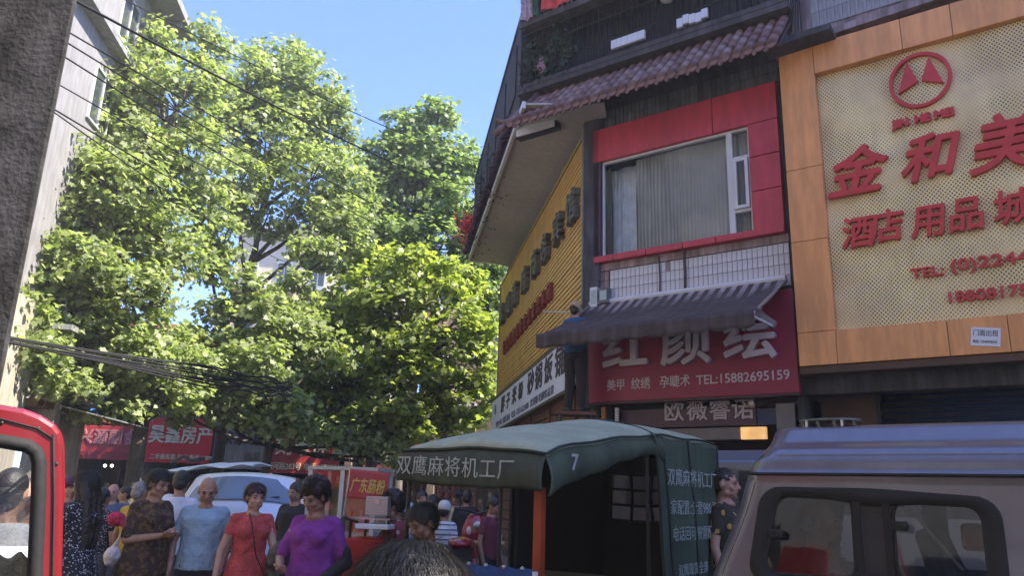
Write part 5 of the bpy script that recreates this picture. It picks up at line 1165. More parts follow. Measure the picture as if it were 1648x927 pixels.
q = MB(); q.tube([(-w2_, .01, h2_), (-w2_, .01, -1.2)], .01, 6); q.tube([(w2_, .01, h2_), (w2_, .01, -h2_-.1)], .008, 6); q.build('pole', steel, rsn, Mq)
# red cargo tricycle with steel box
p_ = atY(598, 840, 7.2); FB2 = Frame((p_.x, p_.y), (.98, -.18))
ct_ = thing('cargo_tricycle', FB2.w(0, .4, 0), 'small red cargo tricycle carrying a stainless steel box and trays', 'tricycle')
(xa, za), (xb, zb__) = FB2.px(552, 866), FB2.px(606, 893)
q = MB(); q.box(xa, xb+.05, 0, .5, .5, za); q.build('tub', red_p, ct_, FB2.M, bevel=.02)
(xa, za), (xb, zb__) = FB2.px(560, 833), FB2.px(628, 838); q = MB(); q.box(xa, xb, 0, .45, zb__, za); q.build('shelf', steel, ct_, FB2.M)
for (u, y) in ((.05, .03), (.95, .03), (.05, .42), (.95, .42)): q = MB(); q.bar((xa+(xb-xa)*u, y, zb__), (xa+(xb-xa)*u, y, .5), .02); q.build('leg', black_metal, ct_, FB2.M)
q = MB(); (xc, zc), (xd, zd) = FB2.px(551, 838), FB2.px(578, 862); q.tube([(xc, -.05, zc), (xc+.06, -.12, zc+.03), (xd, -.05, zc-.01)], .012, 8); q.tube([(xc+.06, -.12, zc+.03), (xc+.08, -.1, .5)], .015, 8); q.build('handlebar', black_metal, ct_, FB2.M, True)
for x, y in ((xa+.05, .0), (xb-.05, .0), (xa-.2, .2)):
    q = MB(); q.tube([(x, y-.03, .25), (x, y+.03, .25)], .25, 20); q.build('wheel', mat('tyre_rubber', (.02, .02, .02)), ct_, FB2.M)
(xa, za), (xb, zb__) = FB2.px(586, 799), FB2.px(620, 832); q = MB(); q.box(xa, xb, .05, .3, zb__+.003, za); o = tag(q.build('steel_box', mat('bright_steel', (.42, .42, .40), .35, .6, .1, 3), None, FB2.M, bevel=.008), 'stainless steel box standing on the red cargo tricycle shelf', 'box')
q = MB(); q.box((xa+xb)/2-.02, (xa+xb)/2+.03, .042, .049, (za+zb__)/2+.02, (za+zb__)/2+.06); q.build('latch', steel, o, FB2.M)
(xa, za), (xb, zb__) = FB2.px(578, 843), FB2.px(630, 853); q = MB(); q.box(xa, xb, -.1, .2, zb__, za); tag(q.build('tray', white_p, None, FB2.M, bevel=.006), 'long white tray below the steel box', 'tray')

# ------------------------------------------------------------------ scooter, red box, table and cup behind the tricycle
def scooter(px_, py_, Y, rz, label, paint):
    p = atY(px_, py_, Y); M = Matrix.Translation((p.x, p.y, 0)) @ Matrix.Rotation(rz, 4, 'Z')
    t = thing('motor_scooter', (p.x, p.y, 0), label, 'scooter')
    k = p.z/1.0
    q = MB(); q.grid(lambda u, v: ((.05+.17*sin(pi*v)**.7)*(-1+2*u), -.10*cos((-1+2*u)*1.3)-.10*sin(pi*v)+.10, k*(.62+.52*v)), 16, 14); q.build('front_fairing', paint, t, M, True, solid=.02)
    q = MB(); q.ell((0, -.14, k*1.0), (.085, .05, .055), None, 14, 8); q.build('headlight', mat('headlamp_lens', (.45, .48, .5)), t, M, True)
    for s_ in (-1, 1): q = MB(); q.ell((s_*.13, -.08, k*.93), (.035, .04, .06), None, 10, 8); q.build('indicator', mat('clear_lens', (.6, .55, .5), .15), t, M, True)
    q = MB(); q.tube([(-.34, .02, k*1.18), (-.15, -.02, k*1.16), (0, -.03, k*1.12), (.15, -.02, k*1.16), (.34, .02, k*1.18)], .018, 8); q.build('handlebar', black_metal, t, M, True)
    for s_ in (-1, 1): q = MB(); q.tube([(s_*.25, -.0, k*1.17), (s_*.28, -.03, k*1.30)], .007, 6); q.ell((s_*.29, -.04, k*1.35), (.06, .015, .045), None, 10, 8); q.build('mirror', black_metal, t, M, True)
    q = MB(); q.tube([(-.04, -.1, .25), (.04, -.1, .25)], .25, 22); q.build('wheel', mat('tyre_rubber', (.02, .02, .02)), t, M); q = MB(); q.tube([(-.05, 1.15, .25), (.05, 1.15, .25)], .25, 22); q.build('wheel', mat('tyre_rubber', (.02, .02, .02)), t, M)
    q = MB(); q.prism([(-.05, .3), (.2, .25), (.75, .25), (1.3, .5), (1.35, .8), (.6, .78), (.45, .4), (.05, .42), (0, .7)], -.13, .13, 'x'); q.build('body', paint, t, M, bevel=.03)
    q = MB(); q.box(-.13, .13, .55, 1.25, .8, .88); q.build('seat', rubber, t, M, bevel=.03)
scooter(768, 845, 11.5, radians(12), 'red and white scooter facing us beneath the green canopy', mat('red_scooter_paint', (.30, .015, .03), .2, .1, .05, 3, .01, coat=.6))
p = atY(742, 875, 9.0); rx = thing('motor_scooter', (p.x, p.y, 0), 'glossy red scooter tail beside the wooden table', 'scooter')
q = MB(); q.ell((p.x, p.y, p.z), (.15, .25, .07), None, 18, 10); q.build('tail_fairing', mat('red_scooter_paint', (.30, .015, .03)), rx, None, True)
q = MB(); q.tube([(p.x-.05, p.y, .25), (p.x+.05, p.y, .25)], .25, 20); q.build('wheel', mat('tyre_rubber', (.02, .02, .02)), rx)
q = MB(); q.prism([(p.y-.25, .3), (p.y+.8, .3), (p.y+.7, p.z-.03), (p.y-.2, p.z-.05)], p.x-.1, p.x+.1, 'x'); q.build('body', rubber, rx)
tb0 = atY(757, 873, 10.5); tb1 = atY(812, 873, 10.5)
tb = thing('folding_table', ((tb0.x+tb1.x)/2, 10.6, 0), 'small wooden folding table with crossed legs under the green canopy', 'table')
q = MB(); q.box(tb0.x, tb1.x, 10.4, 10.9, tb0.z-.03, tb0.z); q.build('table_top', mat('pale_wood', (.42, .26, .13), .6, 0, .2, 5, .1, 30), tb)
for (a, b_) in (((.15, 0), (.45, 1)), ((.45, 0), (.15, 1)), ((.95, 0), (.65, 1)), ((.65, 0), (.95, 1))):
    for y in (10.45,): q = MB(); q.bar((tb0.x+(tb1.x-tb0.x)*a[0], y, tb0.z-.03), (tb0.x+(tb1.x-tb0.x)*b_[0], y+.02, 0.0), .025); q.build('leg', mat('pale_wood', (.42, .26, .13)), tb)
P = atY(803, 864, 10.5); q = MB(); q.tube([(P.x, P.y, tb0.z), (P.x, P.y, tb0.z+.1)], [.035, .045], 14); tag(q.build('paper_cup', white_p, None), 'white paper cup standing on the wooden table', 'cup')
# stacked baskets
for r_ in range(2):
    for c in range(3):
        P = atY(708+11*c, 802-13*r_, 13.5); q = MB(); q.tube([P, P+Vector((0, 0, .1))], [.05, .06], 12)
        tag(q.build('basket', mat('reddish_basket', (.20, .06, .04), .7, 0, .3, 20), None), '%s row, %s basket of the reddish rack behind the canopy' % (['lower', 'upper'][r_], ['left', 'middle', 'right'][c]), 'basket', 'reddish baskets on the rack')
P = atY(720, 812, 13.6); q = MB()
for z in (0, .135, .27): q.box(P.x-.22, P.x+.22, 13.5, 13.7, P.z+z-.02, P.z+z)
for x in (-.22, .2): q.box(P.x+x, P.x+x+.02, 13.7, 13.72, 0, P.z+.3)
tag(q.build('rack', rust, None), 'dark rack holding reddish baskets behind the canopy', 'rack')

# ------------------------------------------------------------------ people
def rot(ax, a): return Matrix.Rotation(a, 3, ax)
skin_tones = {'tan': (.36, .20, .13), 'light': (.48, .29, .20), 'dark': (.25, .135, .085), 'pink': (.46, .25, .18)}
def skin(n): return mat('skin_'+n, skin_tones[n], .5, 0, .10, 18, .08, 90)
def hairm(n, c): return mat('hair_'+n, c, .45, 0, .3, 40, .3, 120)
def cl(name, c, **k): return mat('cloth_'+name, c, .88, 0, .12, 9, .35, 55, **k)
def ringsolid(levels, nseg=28, pleat=0, npl=9):
    """closed stack of ellipses; level = (z, cx, cy, rx, ry)"""
    q = MB()
    for j, (z, cx, cy, rx, ry) in enumerate(levels):
        for k in range(nseg):
            a = 2*pi*k/nseg; f = 1+pleat*(1-j/(len(levels)-1))*sin(a*npl)
            q.v.append((cx+rx*cos(a)*f, cy+ry*sin(a)*f, z))
    for j in range(len(levels)-1):
        for k in range(nseg): a = j*nseg+k; b_ = j*nseg+(k+1) % nseg; q.f.append((a, b_, b_+nseg, a+nseg))
    q.f.append(tuple(range(nseg))[::-1]); q.f.append(tuple(range((len(levels)-1)*nseg, len(levels)*nseg)))
    return q
def join(*mbs):
    r = MB()
    for x in mbs: r.add(x.v, x.f)
    return r
def hand(q, Wp, d, side, n, curl=.6, s=1.0, grip=0):
    Wp = Vector(Wp); d = Vector(d).normalized(); n = (Vector(n)-d*Vector(n).dot(d)).normalized(); sd = d.cross(n)*side
    Mx = Matrix((sd, n, d)).transposed()
    q.ell(Wp+d*.045*s, (.037*s, .017*s, .052*s), Mx, 10, 8)
    for i in range(4):
        ln = (.9, 1.05, 1.0, .8)[i]; c = curl*(1+.12*i)
        b0 = Wp+d*.082*s+sd*(i-1.5)*.0185*s; d1 = (d*cos(c*.7)+n*sin(c*.7)); b1 = b0+d1*.034*ln*s; d2 = d*cos(c*1.7)+n*sin(c*1.7); b2 = b1+d2*.034*ln*s
        q.chain([b0-d*.015, b0, b1, b2], [.0095*s, .0095*s, .0088*s, .0075*s], 7)
    t0 = Wp+d*.02*s-sd*.022*s; t1 = t0-sd*.03*s+d*.025*s+n*.012*s; t2 = t1+d*.028*s+n*.012*s+sd*.006
    q.chain([t0, t1, t2], [.013*s, .011*s, .009*s], 7)
def head_parts(q, Mh, piv, s=1.0, female=False):
    def E(c, r, nu=14, nv=9): q.ell(Mh @ Vector(c)*s+piv, tuple(x*s for x in r), Mh, nu, nv)
    def Cc(a, b_, ra, rb): q.cap(Mh @ Vector(a)*s+piv, Mh @ Vector(b_)*s+piv, ra*s, rb*s, 8)
    E((0, .008, .118), (.073, .092, .092)); E((0, -.028, .085), (.060, .062, .082)); E((0, -.040, .035), (.046, .048, .040))
    Cc((0, -.092, .104), (0, -.108, .072), .008, .0135); E((-.012, -.098, .067), (.009, .009, .008), 8, 6); E((.012, -.098, .067), (.009, .009, .008), 8, 6)
    Cc((-.040, -.076, .117), (-.012, -.086, .114), .011, .011); Cc((.040, -.076, .117), (.012, -.086, .114), .011, .011)
    for sx in (-1, 1):
        E((sx*.036, -.064, .068), (.024, .022, .022), 10, 7); E((sx*.077, .008, .085), (.011, .020, .032), 10, 7); E((sx*.045, -.02, .03), (.022, .035, .025), 10, 7)
    E((0, -.086, .041), (.024, .012, .007), 10, 6); E((0, -.084, .031), (.020, .012, .007), 10, 6); E((0, -.078, .006), (.018, .017, .014), 10, 7)
def ribbon_hair(q, c, r, Mh, n, length, curl=0.0, seed=0, width=.003, front=.2, down=1.0):
    rr = random.Random(seed)
    for i in range(n):
        while True:
            d = Vector((rr.gauss(0, 1), rr.gauss(0, 1), rr.gauss(0, 1)))
            if d.length < .1: continue
            d.normalize()
            if d.z < -.55: continue
            if d.y < -.05 and d.z < front+.45: continue
            break
        nrm = Mh @ d; p = c + Mh @ Vector((d.x*r[0], d.y*r[1], d.z*r[2])); L = length*rr.uniform(.6, 1.3)
        up = Mh @ Vector((0, .15, 1)); t = (-up+nrm*up.dot(nrm)); t = t.normalized() if t.length > .05 else (Mh @ Vector((rr.uniform(-1, 1), rr.uniform(-1, .6), 0))).normalized()
        t = (t*down+nrm*.35+Vector((rr.gauss(0, .25), rr.gauss(0, .25), rr.gauss(0, .2)))).normalized()
        w = nrm.cross(t)
        if w.length < .01: continue
        w = w.normalized()*width; k = 4; ph = rr.uniform(0, 6.3); pts = []
        for j in range(k+1):
            u = j/k; off = Vector((0, 0, 0))
            if curl: off = (nrm*cos(ph+u*6)+w.normalized()*sin(ph+u*6))*curl
            pts.append(p + t*L*u - nrm*L*.30*u*u*(0 if curl else 1) + Vector((0, 0, -L*.15*u*u)) + off)
        b = len(q.v)
        for j, P in enumerate(pts): ww = w*(1-.75*j/k); q.v += [tuple(P-ww), tuple(P+ww)]
        for j in range(k): q.f.append((b+2*j, b+2*j+1, b+2*j+3, b+2*j+2))
def person(label, px_, Y, H, yaw=0, head=(0, 0), sk='tan', top=None, bottom=None, sleeve=.55, hair='short', hm_=None, female=False, arms=None, dress=None, near=True, cap=None, build_=1.0, long_hem=.86, lean=0.0, vneck=False, group='people in the market crowd', x=None, curls=(None, None), seed=0, sit=False, extra_z=0.0, hands=True, skirt_flare=1.0):
    if x is None: x = atY(px_, 785, Y).x
    S_ = H/1.65; t = thing('person', (x, Y, 0), label, 'person', group)
    M = Matrix.Translation((x, Y, extra_z)) @ Matrix.Rotation(yaw, 4, 'Z') @ Matrix.Rotation(lean, 4, 'X') @ Matrix.Diagonal((S_, S_, S_, 1))
    vox = .0095 if near else .018; B = build_
    Mh = rot('Z', head[0]) @ rot('X', head[1]); piv = Vector((0, -.005, 1.44))
    q = MB()
    # legs
    for sx in (-1, 1):
        q.chain([(sx*.085, 0, .90), (sx*.09, -.01, .48), (sx*.10, .01, .08)], [.085*B, .055, .036], 12); q.chain([(sx*.10, .02, .045), (sx*.115, -.13, .035)], [.036, .030], 10)
    # trunk
    w = 1.0 if not female else .92
    tr = ringsolid([(.82, 0, 0, .10, .08), (.88, 0, .005, .155*B*w, .115*B), (.96, 0, .005, .162*B*(1 if not female else 1.02), .118*B), (1.07, 0, 0, .140*B*w, .10*B), (1.18, 0, 0, .150*B*w, .108*B), (1.28, 0, 0, .158*B*w, .112*B), (1.335, 0, .005, .138*w, .082), (1.37, 0, .01, .09, .06), (1.405, 0, .01, .055, .05)], 24)
    q.add(tr.v, tr.f)
    if female:
        for sx in (-1, 1): q.ell((sx*.066, -.085*B, 1.235), (.062, .05, .06))
    sh = .142*w
    q.cap((-sh, .01, 1.333), (sh, .01, 1.333), .042, .042, 12); q.cap((0, .012, 1.36), (0, -.002, 1.47), .054, .050, 12); q.ell((0, -.035, 1.385), (.07, .045, .03))
    head_parts(q, Mh, piv)
    arms = arms or {}
    A = {}
    for sx, key in ((-1, 'l'), (1, 'r')):
        a = arms.get(key) or ((sx*.225, .02, 1.08), (sx*.235, -.05, .84)); S0 = Vector((sx*(sh+.012), .01, 1.328)); E0 = Vector(a[0]); H0 = Vector(a[1]); A[key] = (S0, E0, H0)
        q.chain([S0, E0, H0], [.044*B, .035, .026], 12); q.cap(S0.lerp(E0, .25), S0.lerp(E0, .5), .048*B, .043, 10)
        d = (H0-E0).normalized(); nrm = Vector(a[2]) if len(a) > 2 else Vector((-sx*.8, -.3, .1))
        hand(q, H0, d, sx, nrm, a[3] if len(a) > 3 else .6)
    blob(q, 'body', skin(sk), t, M, vox, 2)
    # clothing
    def sleeves(q, f, r=.052):
        for key in ('l', 'r'):
            S0, E0, H0 = A[key]
            if f <= 0: q.ell(S0, (.058, .06, .05)); continue
            if f <= 1: q.chain([S0, S0.lerp(E0, f)], [r*B, r*.95], 14)
            else: q.chain([S0, E0, E0.lerp(H0, min(.92, f-1))], [r*B, .047, .036], 14)
    folds = .024 if near else 0
    if top or dress:
        hem = long_hem if top else .95
        neck = [(1.378, 0, .012, .118, .078), (1.40, 0, .012, .076, .066)] if not vneck else [(1.365, 0, .02, .125, .076), (1.375, 0, .035, .09, .05)]
        lv = [(hem, 0, .0, .178*B, .130*B), (1.0, 0, 0, .172*B, .128*B), (1.10, 0, 0, .160*B*w, .118*B), (1.20, 0, -.002, .166*B*w, .124*B), (1.29, 0, 0, .172*B*w, .124*B), (1.335, 0, .005, .150*w, .100)]+neck
        if dress: lv = [(.42, 0, .01, .27*skirt_flare, .24*skirt_flare), (.60, 0, .01, .235*skirt_flare, .20*skirt_flare), (.80, 0, .01, .20, .16), (.95, 0, .005, .182*B, .140*B), (1.07, 0, 0, .152*B, .112*B)]+lv[3:]
        q = ringsolid(lv, 36, .05 if dress else .015, 11)
        q.cap((-sh, .01, 1.338), (sh, .01, 1.338), .060, .060, 12) if not vneck else q.cap((-sh, .012, 1.336), (sh, .012, 1.336), .059, .059, 12)
        if female:
            for sx in (-1, 1): q.ell((sx*.066, -.092*B, 1.235), (.068, .052, .066))
        sleeves(q, sleeve)
        blob(q, 'dress' if dress else 'shirt', dress or top, t, M, .010 if near else .016, 3, folds, .09)
    if bottom and not dress:
        q = ringsolid([(.78, 0, 0, .15*B, .115*B), (.90, 0, .003, .170*B, .126*B), (1.01, 0, .003, .163*B, .120*B)], 24)
        for sx in (-1, 1): q.chain([(sx*.085, 0, .90), (sx*.09, -.01, .48), (sx*.10, .01, .10)], [.098*B, .078, .062], 12)
        blob(q, 'trousers', bottom, t, M, .014, 3, folds, .12)
    q = MB()
    for sx in (-1, 1): q.chain([(sx*.10, .03, .04), (sx*.118, -.15, .035)], [.045, .038], 10)
    q.build('shoes', mat('dark_shoe', (.04, .035, .035), .5), t, M, True)
    # face details
    for sx in (-1, 1):
        q = MB(); q.ell(Mh @ Vector((sx*.031, -.0875, .1005))+piv, (.0125, .0055, .0058), Mh, 10, 6); q.build('eye', mat('dark_eye', (.03, .02, .018), .15), t, M, True)
        q = MB(); q.cap(Mh @ Vector((sx*.016, -.0985, .121))+piv, Mh @ Vector((sx*.048, -.085, .121))+piv, .0042, .0028, 6); q.build('eyebrow', hairm('dark', (.02, .016, .014)), t, M, True)
    q = MB(); q.ell(Mh @ Vector((0, -.0965, .036))+piv, (.021, .005, .0035), Mh, 10, 6); q.build('mouth', mat('lip', (.22, .06, .05), .5), t, M, True)
    hm_ = hm_ or hairm('dark', (.02, .016, .014)); hc = Mh @ Vector((0, .016, .128))+piv
    q = MB(); q2 = MB()
    if hair in ('short', 'bun', 'long', 'bob', 'curly', 'buzz'):
        rr = (.081, .098, .091) if hair != 'buzz' else (.076, .094, .089)
        q.ell(hc, rr, Mh, 18, 12); q.ell(Mh @ Vector((0, .05, .08))+piv, (.070, .062, .07), Mh, 14, 9)
        if hair == 'bun': q.ell(Mh @ Vector((0, .105, .14))+piv, (.035, .03, .035), Mh); q.ell(Mh @ Vector((0, -.035, .175))+piv, (.06, .05, .03), Mh)
        if hair in ('long', 'bob'):
            L = .42 if hair == 'long' else .10
            for sx in (-1, 0, 1):
                q.chain([Mh @ Vector((sx*.055, .04, .10))+piv, Mh @ Vector((sx*.068, .055, .0))+piv, piv+Vector((sx*.06, .10, -L*.5)), piv+Vector((sx*.045, .115, -L))][:4 if hair == 'long' else 2], [.045, .042, .045, .02][:4 if hair == 'long' else 2], 10)
            if hair == 'long':
                for sx in (-1, 1): q.chain([Mh @ Vector((sx*.074, -.02, .13))+piv, Mh @ Vector((sx*.082, -.01, .04))+piv, piv+Vector((sx*.085, .01, -.12)), piv+Vector((sx*.075, .02, -.30))], [.018, .02, .026, .012], 8)
        if hair == 'curly':
            r3 = random.Random(seed+5)
            for k in range(46):
                d = Vector((r3.gauss(0, 1), r3.gauss(0, .9)+.25, r3.gauss(.5, .8))).normalized()
                if d.z < -.3 or (d.y < -.45 and d.z < .35): continue
                q.ell(hc+Mh @ Vector((d.x*.094, d.y*.105, d.z*.110)), r3.uniform(.020, .036), None, 8, 6)
        if near or hair == 'curly': blob(q, 'hair', hm_, t, M, .009, 1, .020, .022)
        else: q.build('hair', hm_, t, M, True)
        if near:
            if hair == 'curly': ribbon_hair(q2, hc, (.094, .11, .105), Mh, 3000, .045, .014, seed, .0016, .1)
            elif hair == 'buzz': ribbon_hair(q2, hc, (.078, .096, .091), Mh, 900, .014, 0, seed, .002, .2)
            else: ribbon_hair(q2, hc, (.083, .100, .093), Mh, 2600, .065, 0, seed, .0017, .16)
            q2.build('hair_strands', hm_, t, M)['kind'] = 'stuff'
    elif hair == 'fringe':
        q.ell(Mh @ Vector((0, .038, .095))+piv, (.079, .064, .055), Mh, 14, 9); q.build('hair', hm_, t, M, True)
    if cap:
        q = MB(); q.ell(Mh @ Vector((0, .010, .135))+piv, (.086, .102, .090), Mh, 18, 12); q.add([tuple(Mh @ Vector(p)+piv) for p in [(-.07, -.07, .150), (-.06, -.15, .135), (0, -.175, .135), (.06, -.15, .135), (.07, -.07, .150), (.07, -.07, .158), (.06, -.15, .143), (0, -.175, .143), (-.06, -.15, .143), (-.07, -.07, .158)]],
            [(0, 1, 2, 3, 4), (9, 8, 7, 6, 5), (0, 9, 8, 1), (1, 8, 7, 2), (2, 7, 6, 3), (3, 6, 5, 4)])
        q.build('cap', cap, t, M, True)
    return t, M

black_flower = cloth_mat('black_floral', (.02, .02, .03), (.50, .52, .55), 52, .30)
brown_camo = cloth_mat('brown_camouflage', (.05, .028, .02), (.13, .075, .035), 22, .53, 'noise')
red_lace = cloth_mat('coral_lace', (.50, .075, .07), (.30, .03, .035), 60, .30)
blouse_fl = cloth_mat('floral_blouse', (.22, .04, .05), (.42, .38, .35), 16, .33)
stripes = cloth_mat('striped_shirt', (.62, .64, .66), (.08, .12, .22), 5.2, .78, 'wave')
def arm_front(sx, z=1.12, x=.06, y=-.27, ez=1.10, ex=.23, ey=-.03): return ((sx*ex, ey, ez), (x, y, z), (0, .2, 1), .9)

person('woman with long dark hair in black floral dress looking at the phone she holds up', 141, 7.0, 1.71, radians(-105), (radians(5), radians(12)), 'tan', sleeve=.6, hair='long', female=True, dress=black_flower, skirt_flare=.85, seed=1,
       arms={'l': ((-.20, -.10, 1.09), (-.09, -.33, 1.20), (0, .5, 1), 1.0), 'r': ((.22, -.06, 1.08), (.02, -.30, 1.14), (-.3, .3, 1), .9)})
person('woman in brown patterned top looking down at something small in her hands', 250, 7.2, 1.745, radians(62), (radians(4), radians(16)), 'tan', top=brown_camo, bottom=cl('black', (.02, .02, .022)), sleeve=.85, hair='short', female=True, build_=1.15, long_hem=.80, seed=2,
       arms={'l': ((-.21, -.0, 1.08), (-.05, -.22, 1.12), (.2, .2, 1), .9), 'r': ((.22, .0, 1.07), (.04, -.23, 1.11), (-.2, .2, 1), 1.0)})
person('bald elderly man in a light blue tee shirt looking down', 335, 7.4, 1.7, radians(14), (radians(8), radians(22)), 'tan', top=cl('light_blue', (.27, .40, .50)), bottom=cl('navy', (.018, .022, .035)), sleeve=.62, hair='fringe', hm_=hairm('grey', (.22, .21, .2)), build_=1.08, seed=3,
       arms={'l': ((-.235, .03, 1.09), (-.225, -.05, .86)), 'r': ((.23, .02, 1.09), (.20, -.06, .86))})
person('woman in a coral red short sleeved dress with tied back hair and a shoulder strap', 412, 7.2, 1.645, radians(30), (radians(6), radians(8)), 'light', sleeve=.38, hair='bun', hm_=hairm('auburn', (.045, .018, .016)), female=True, dress=red_lace, seed=4, build_=.95,
       arms={'l': ((-.235, .02, 1.08), (-.27, -.05, .86)), 'r': ((.20, -.09, 1.08), (.16, -.32, 1.02), (-.6, .2, .6), .8)})
person('woman with big curly hair in a bright purple top over black sleeves', 514, 6.2, 1.68, radians(-12), (radians(-14), radians(24)), 'tan', top=cl('purple', (.22, .035, .27)), bottom=cl('black', (.02, .02, .022)), sleeve=.85, hair='curly', hm_=hairm('brown', (.022, .013, .012)), female=True, build_=1.15, vneck=True, seed=5, long_hem=.90,
       arms={'l': ((-.24, -.05, 1.08), (-.13, -.25, 1.03), (.4, .2, .8), .9), 'r': ((.255, .02, 1.06), (.16, -.20, .95), (-.6, 0, .6), .7)})
person('curly dark haired woman in a dark red floral blouse seen from the side', 640, 7.4, 1.6, radians(-68), (0, radians(18)), 'tan', top=blouse_fl, bottom=cl('black', (.02, .02, .022)), sleeve=.7, hair='curly', female=True, seed=6, build_=1.05)
person('short haired young man looking down in front of the green canopy', 692, 4.9, 1.55, radians(-35), (radians(-10), radians(24)), 'dark', top=cl('charcoal', (.05, .045, .05)), bottom=cl('black', (.02, .02, .022)), hair='short', seed=7)
person('man in a yellow tee shirt with his back turned', 226, 8.6, 1.64, radians(160), (0, radians(8)), 'tan', top=cl('yellow', (.45, .30, .035)), bottom=cl('black', (.02, .02, .022)), hair='buzz', hm_=hairm('grey', (.22, .21, .2)), near=False, seed=8)
person('dark haired man in a white shirt with his back turned between two others', 290, 8.4, 1.765, radians(190), (0, radians(10)), 'tan', top=cl('white', (.62, .64, .68)), bottom=cl('grey', (.08, .08, .09)), hair='short', near=False, seed=9)
person('bald man in a dusky blue shirt far behind the woman in floral dress', 184, 11.0, 1.61, radians(10), (0, radians(6)), 'pink', top=cl('dusky_blue', (.08, .10, .18)), bottom=cl('grey', (.08, .08, .09)), hair='bald', near=False, seed=10)
person('woman with a dark cap peering out beside the red cab', 112, 9.0, 1.67, radians(50), (0, radians(5)), 'pink', top=cl('charcoal', (.05, .045, .05)), bottom=cl('black', (.02, .02, .022)), hair='short', cap=mat('plum_cap', (.09, .03, .06), .8), near=False, seed=11)
person('person in a black and white flower print behind the woman on the phone', 168, 9.0, 1.56, radians(170), (0, 0), 'tan', top=black_flower, bottom=cl('grey_pleat', (.12, .12, .13)), hair='short', near=False, seed=12)
person('man in black shirt standing beside the glass food cart', 479, 9.8, 1.7, radians(-10), (radians(-20), radians(10)), 'tan', top=cl('black', (.02, .02, .022)), bottom=cl('black', (.02, .02, .022)), hair='short', near=False, sleeve=.8, seed=13, build_=1.12)
person('man in white cap and blue striped shirt with his back to us', 717, 9.6, 1.53, radians(150), (radians(20), 0), 'tan', top=stripes, bottom=cl('grey', (.08, .08, .09)), hair='buzz', cap=mat('white_cap', (.62, .60, .56), .8), near=False, seed=14)
person('person in pale cap half hidden behind the curly haired woman', 659, 9.0, 1.5, radians(150), (0, 0), 'tan', top=cl('sky', (.25, .42, .58)), bottom=cl('grey', (.08, .08, .09)), hair='buzz', cap=mat('pale_blue_cap', (.45, .55, .58), .8), near=False, seed=15)
person('distant man in pale blue shirt under the left end of the canopy', 681, 11.0, 1.64, radians(20), (0, 0), 'tan', top=cl('pale_blue', (.42, .52, .66)), bottom=cl('black', (.02, .02, .022)), hair='short', near=False, seed=16)
person('dark dressed person just right of the distant man in pale blue', 697, 10.0, 1.60, radians(-30), (0, 0), 'dark', top=cl('black', (.02, .02, .022)), bottom=cl('black', (.02, .02, .022)), hair='short', near=False, seed=17)
person('person in maroon bending by the scooter under the canopy', 792, 10.2, 1.60, radians(60), (0, radians(20)), 'tan', top=cl('maroon', (.16, .03, .05)), bottom=cl('black', (.02, .02, .022)), hair='short', near=False, seed=18)
person('person in dark clothes standing behind the scooter', 752, 13.2, 1.68, radians(180), (0, 0), 'tan', top=cl('black', (.02, .02, .022)), bottom=cl('black', (.02, .02, .022)), hair='short', near=False, seed=19)
person('man in gold and black patterned shirt between the green side wall and the microvan', 1172, 6.5, 1.76, radians(58), (0, radians(4)), 'pink', top=cloth_mat('gold_pattern', (.03, .025, .02), (.45, .28, .06), 14, .3), bottom=cl('black', (.02, .02, .022)), hair='buzz', seed=20, extra_z=.12, x=atY(1166, 800, 6.5).x)
P = FV.w(FV.px(1310, 840, -.65)[0], .68, 0)
person('balding man in grey shirt seen in profile through the microvan window', 0, P.y, 1.645, radians(70), (0, radians(2)), 'pink', top=cl('grey_blue', (.20, .22, .26)), bottom=cl('black', (.02, .02, .022)), hair='fringe', hm_=hairm('grey', (.22, .21, .2)), seed=21, x=P.x)
person('man in pale shirt left of another, standing in for a reflection in the red cab window', 16, 3.9, 1.66, radians(200), (0, radians(10)), 'tan', top=cl('pale_white', (.55, .57, .62)), bottom=cl('grey', (.08, .08, .09)), hair='buzz', near=False, seed=22, sleeve=.9)  # figure behind the glass in place of a mirrored passer-by
person('bald man in white shirt standing in for a reflection at the right of the red cab window', 44, 4.4, 1.60, radians(150), (0, radians(10)), 'tan', top=cl('white', (.62, .64, .68)), bottom=cl('grey', (.08, .08, .09)), hair='bald', near=False, seed=23)  # second figure built behind the glass for a reflected man
# more heads deep in the street
r_ = random.Random(4)
for k, (px_, Y_, lab) in enumerate(((203, 12, 'distant woman in grey between the trunk and the man in yellow'), (625, 14, 'distant man in brown behind the red cloth sign'), (735, 17, 'farthest person in cream under the canopy'), (455, 15, 'distant person in olive right of the minivan'), (135, 13, 'distant person in rust red far left of the shops'))):
    c = [(.2, .2, .21), (.14, .08, .05), (.5, .45, .36), (.09, .1, .05), (.3, .08, .05)][k]
    person(lab, px_, Y_, 1.58+.03*k, r_.uniform(-2, 2), (0, 0), 'tan', top=cl('far_%d' % k, c), bottom=cl('black', (.02, .02, .022)), hair='short', near=False, seed=30+k)

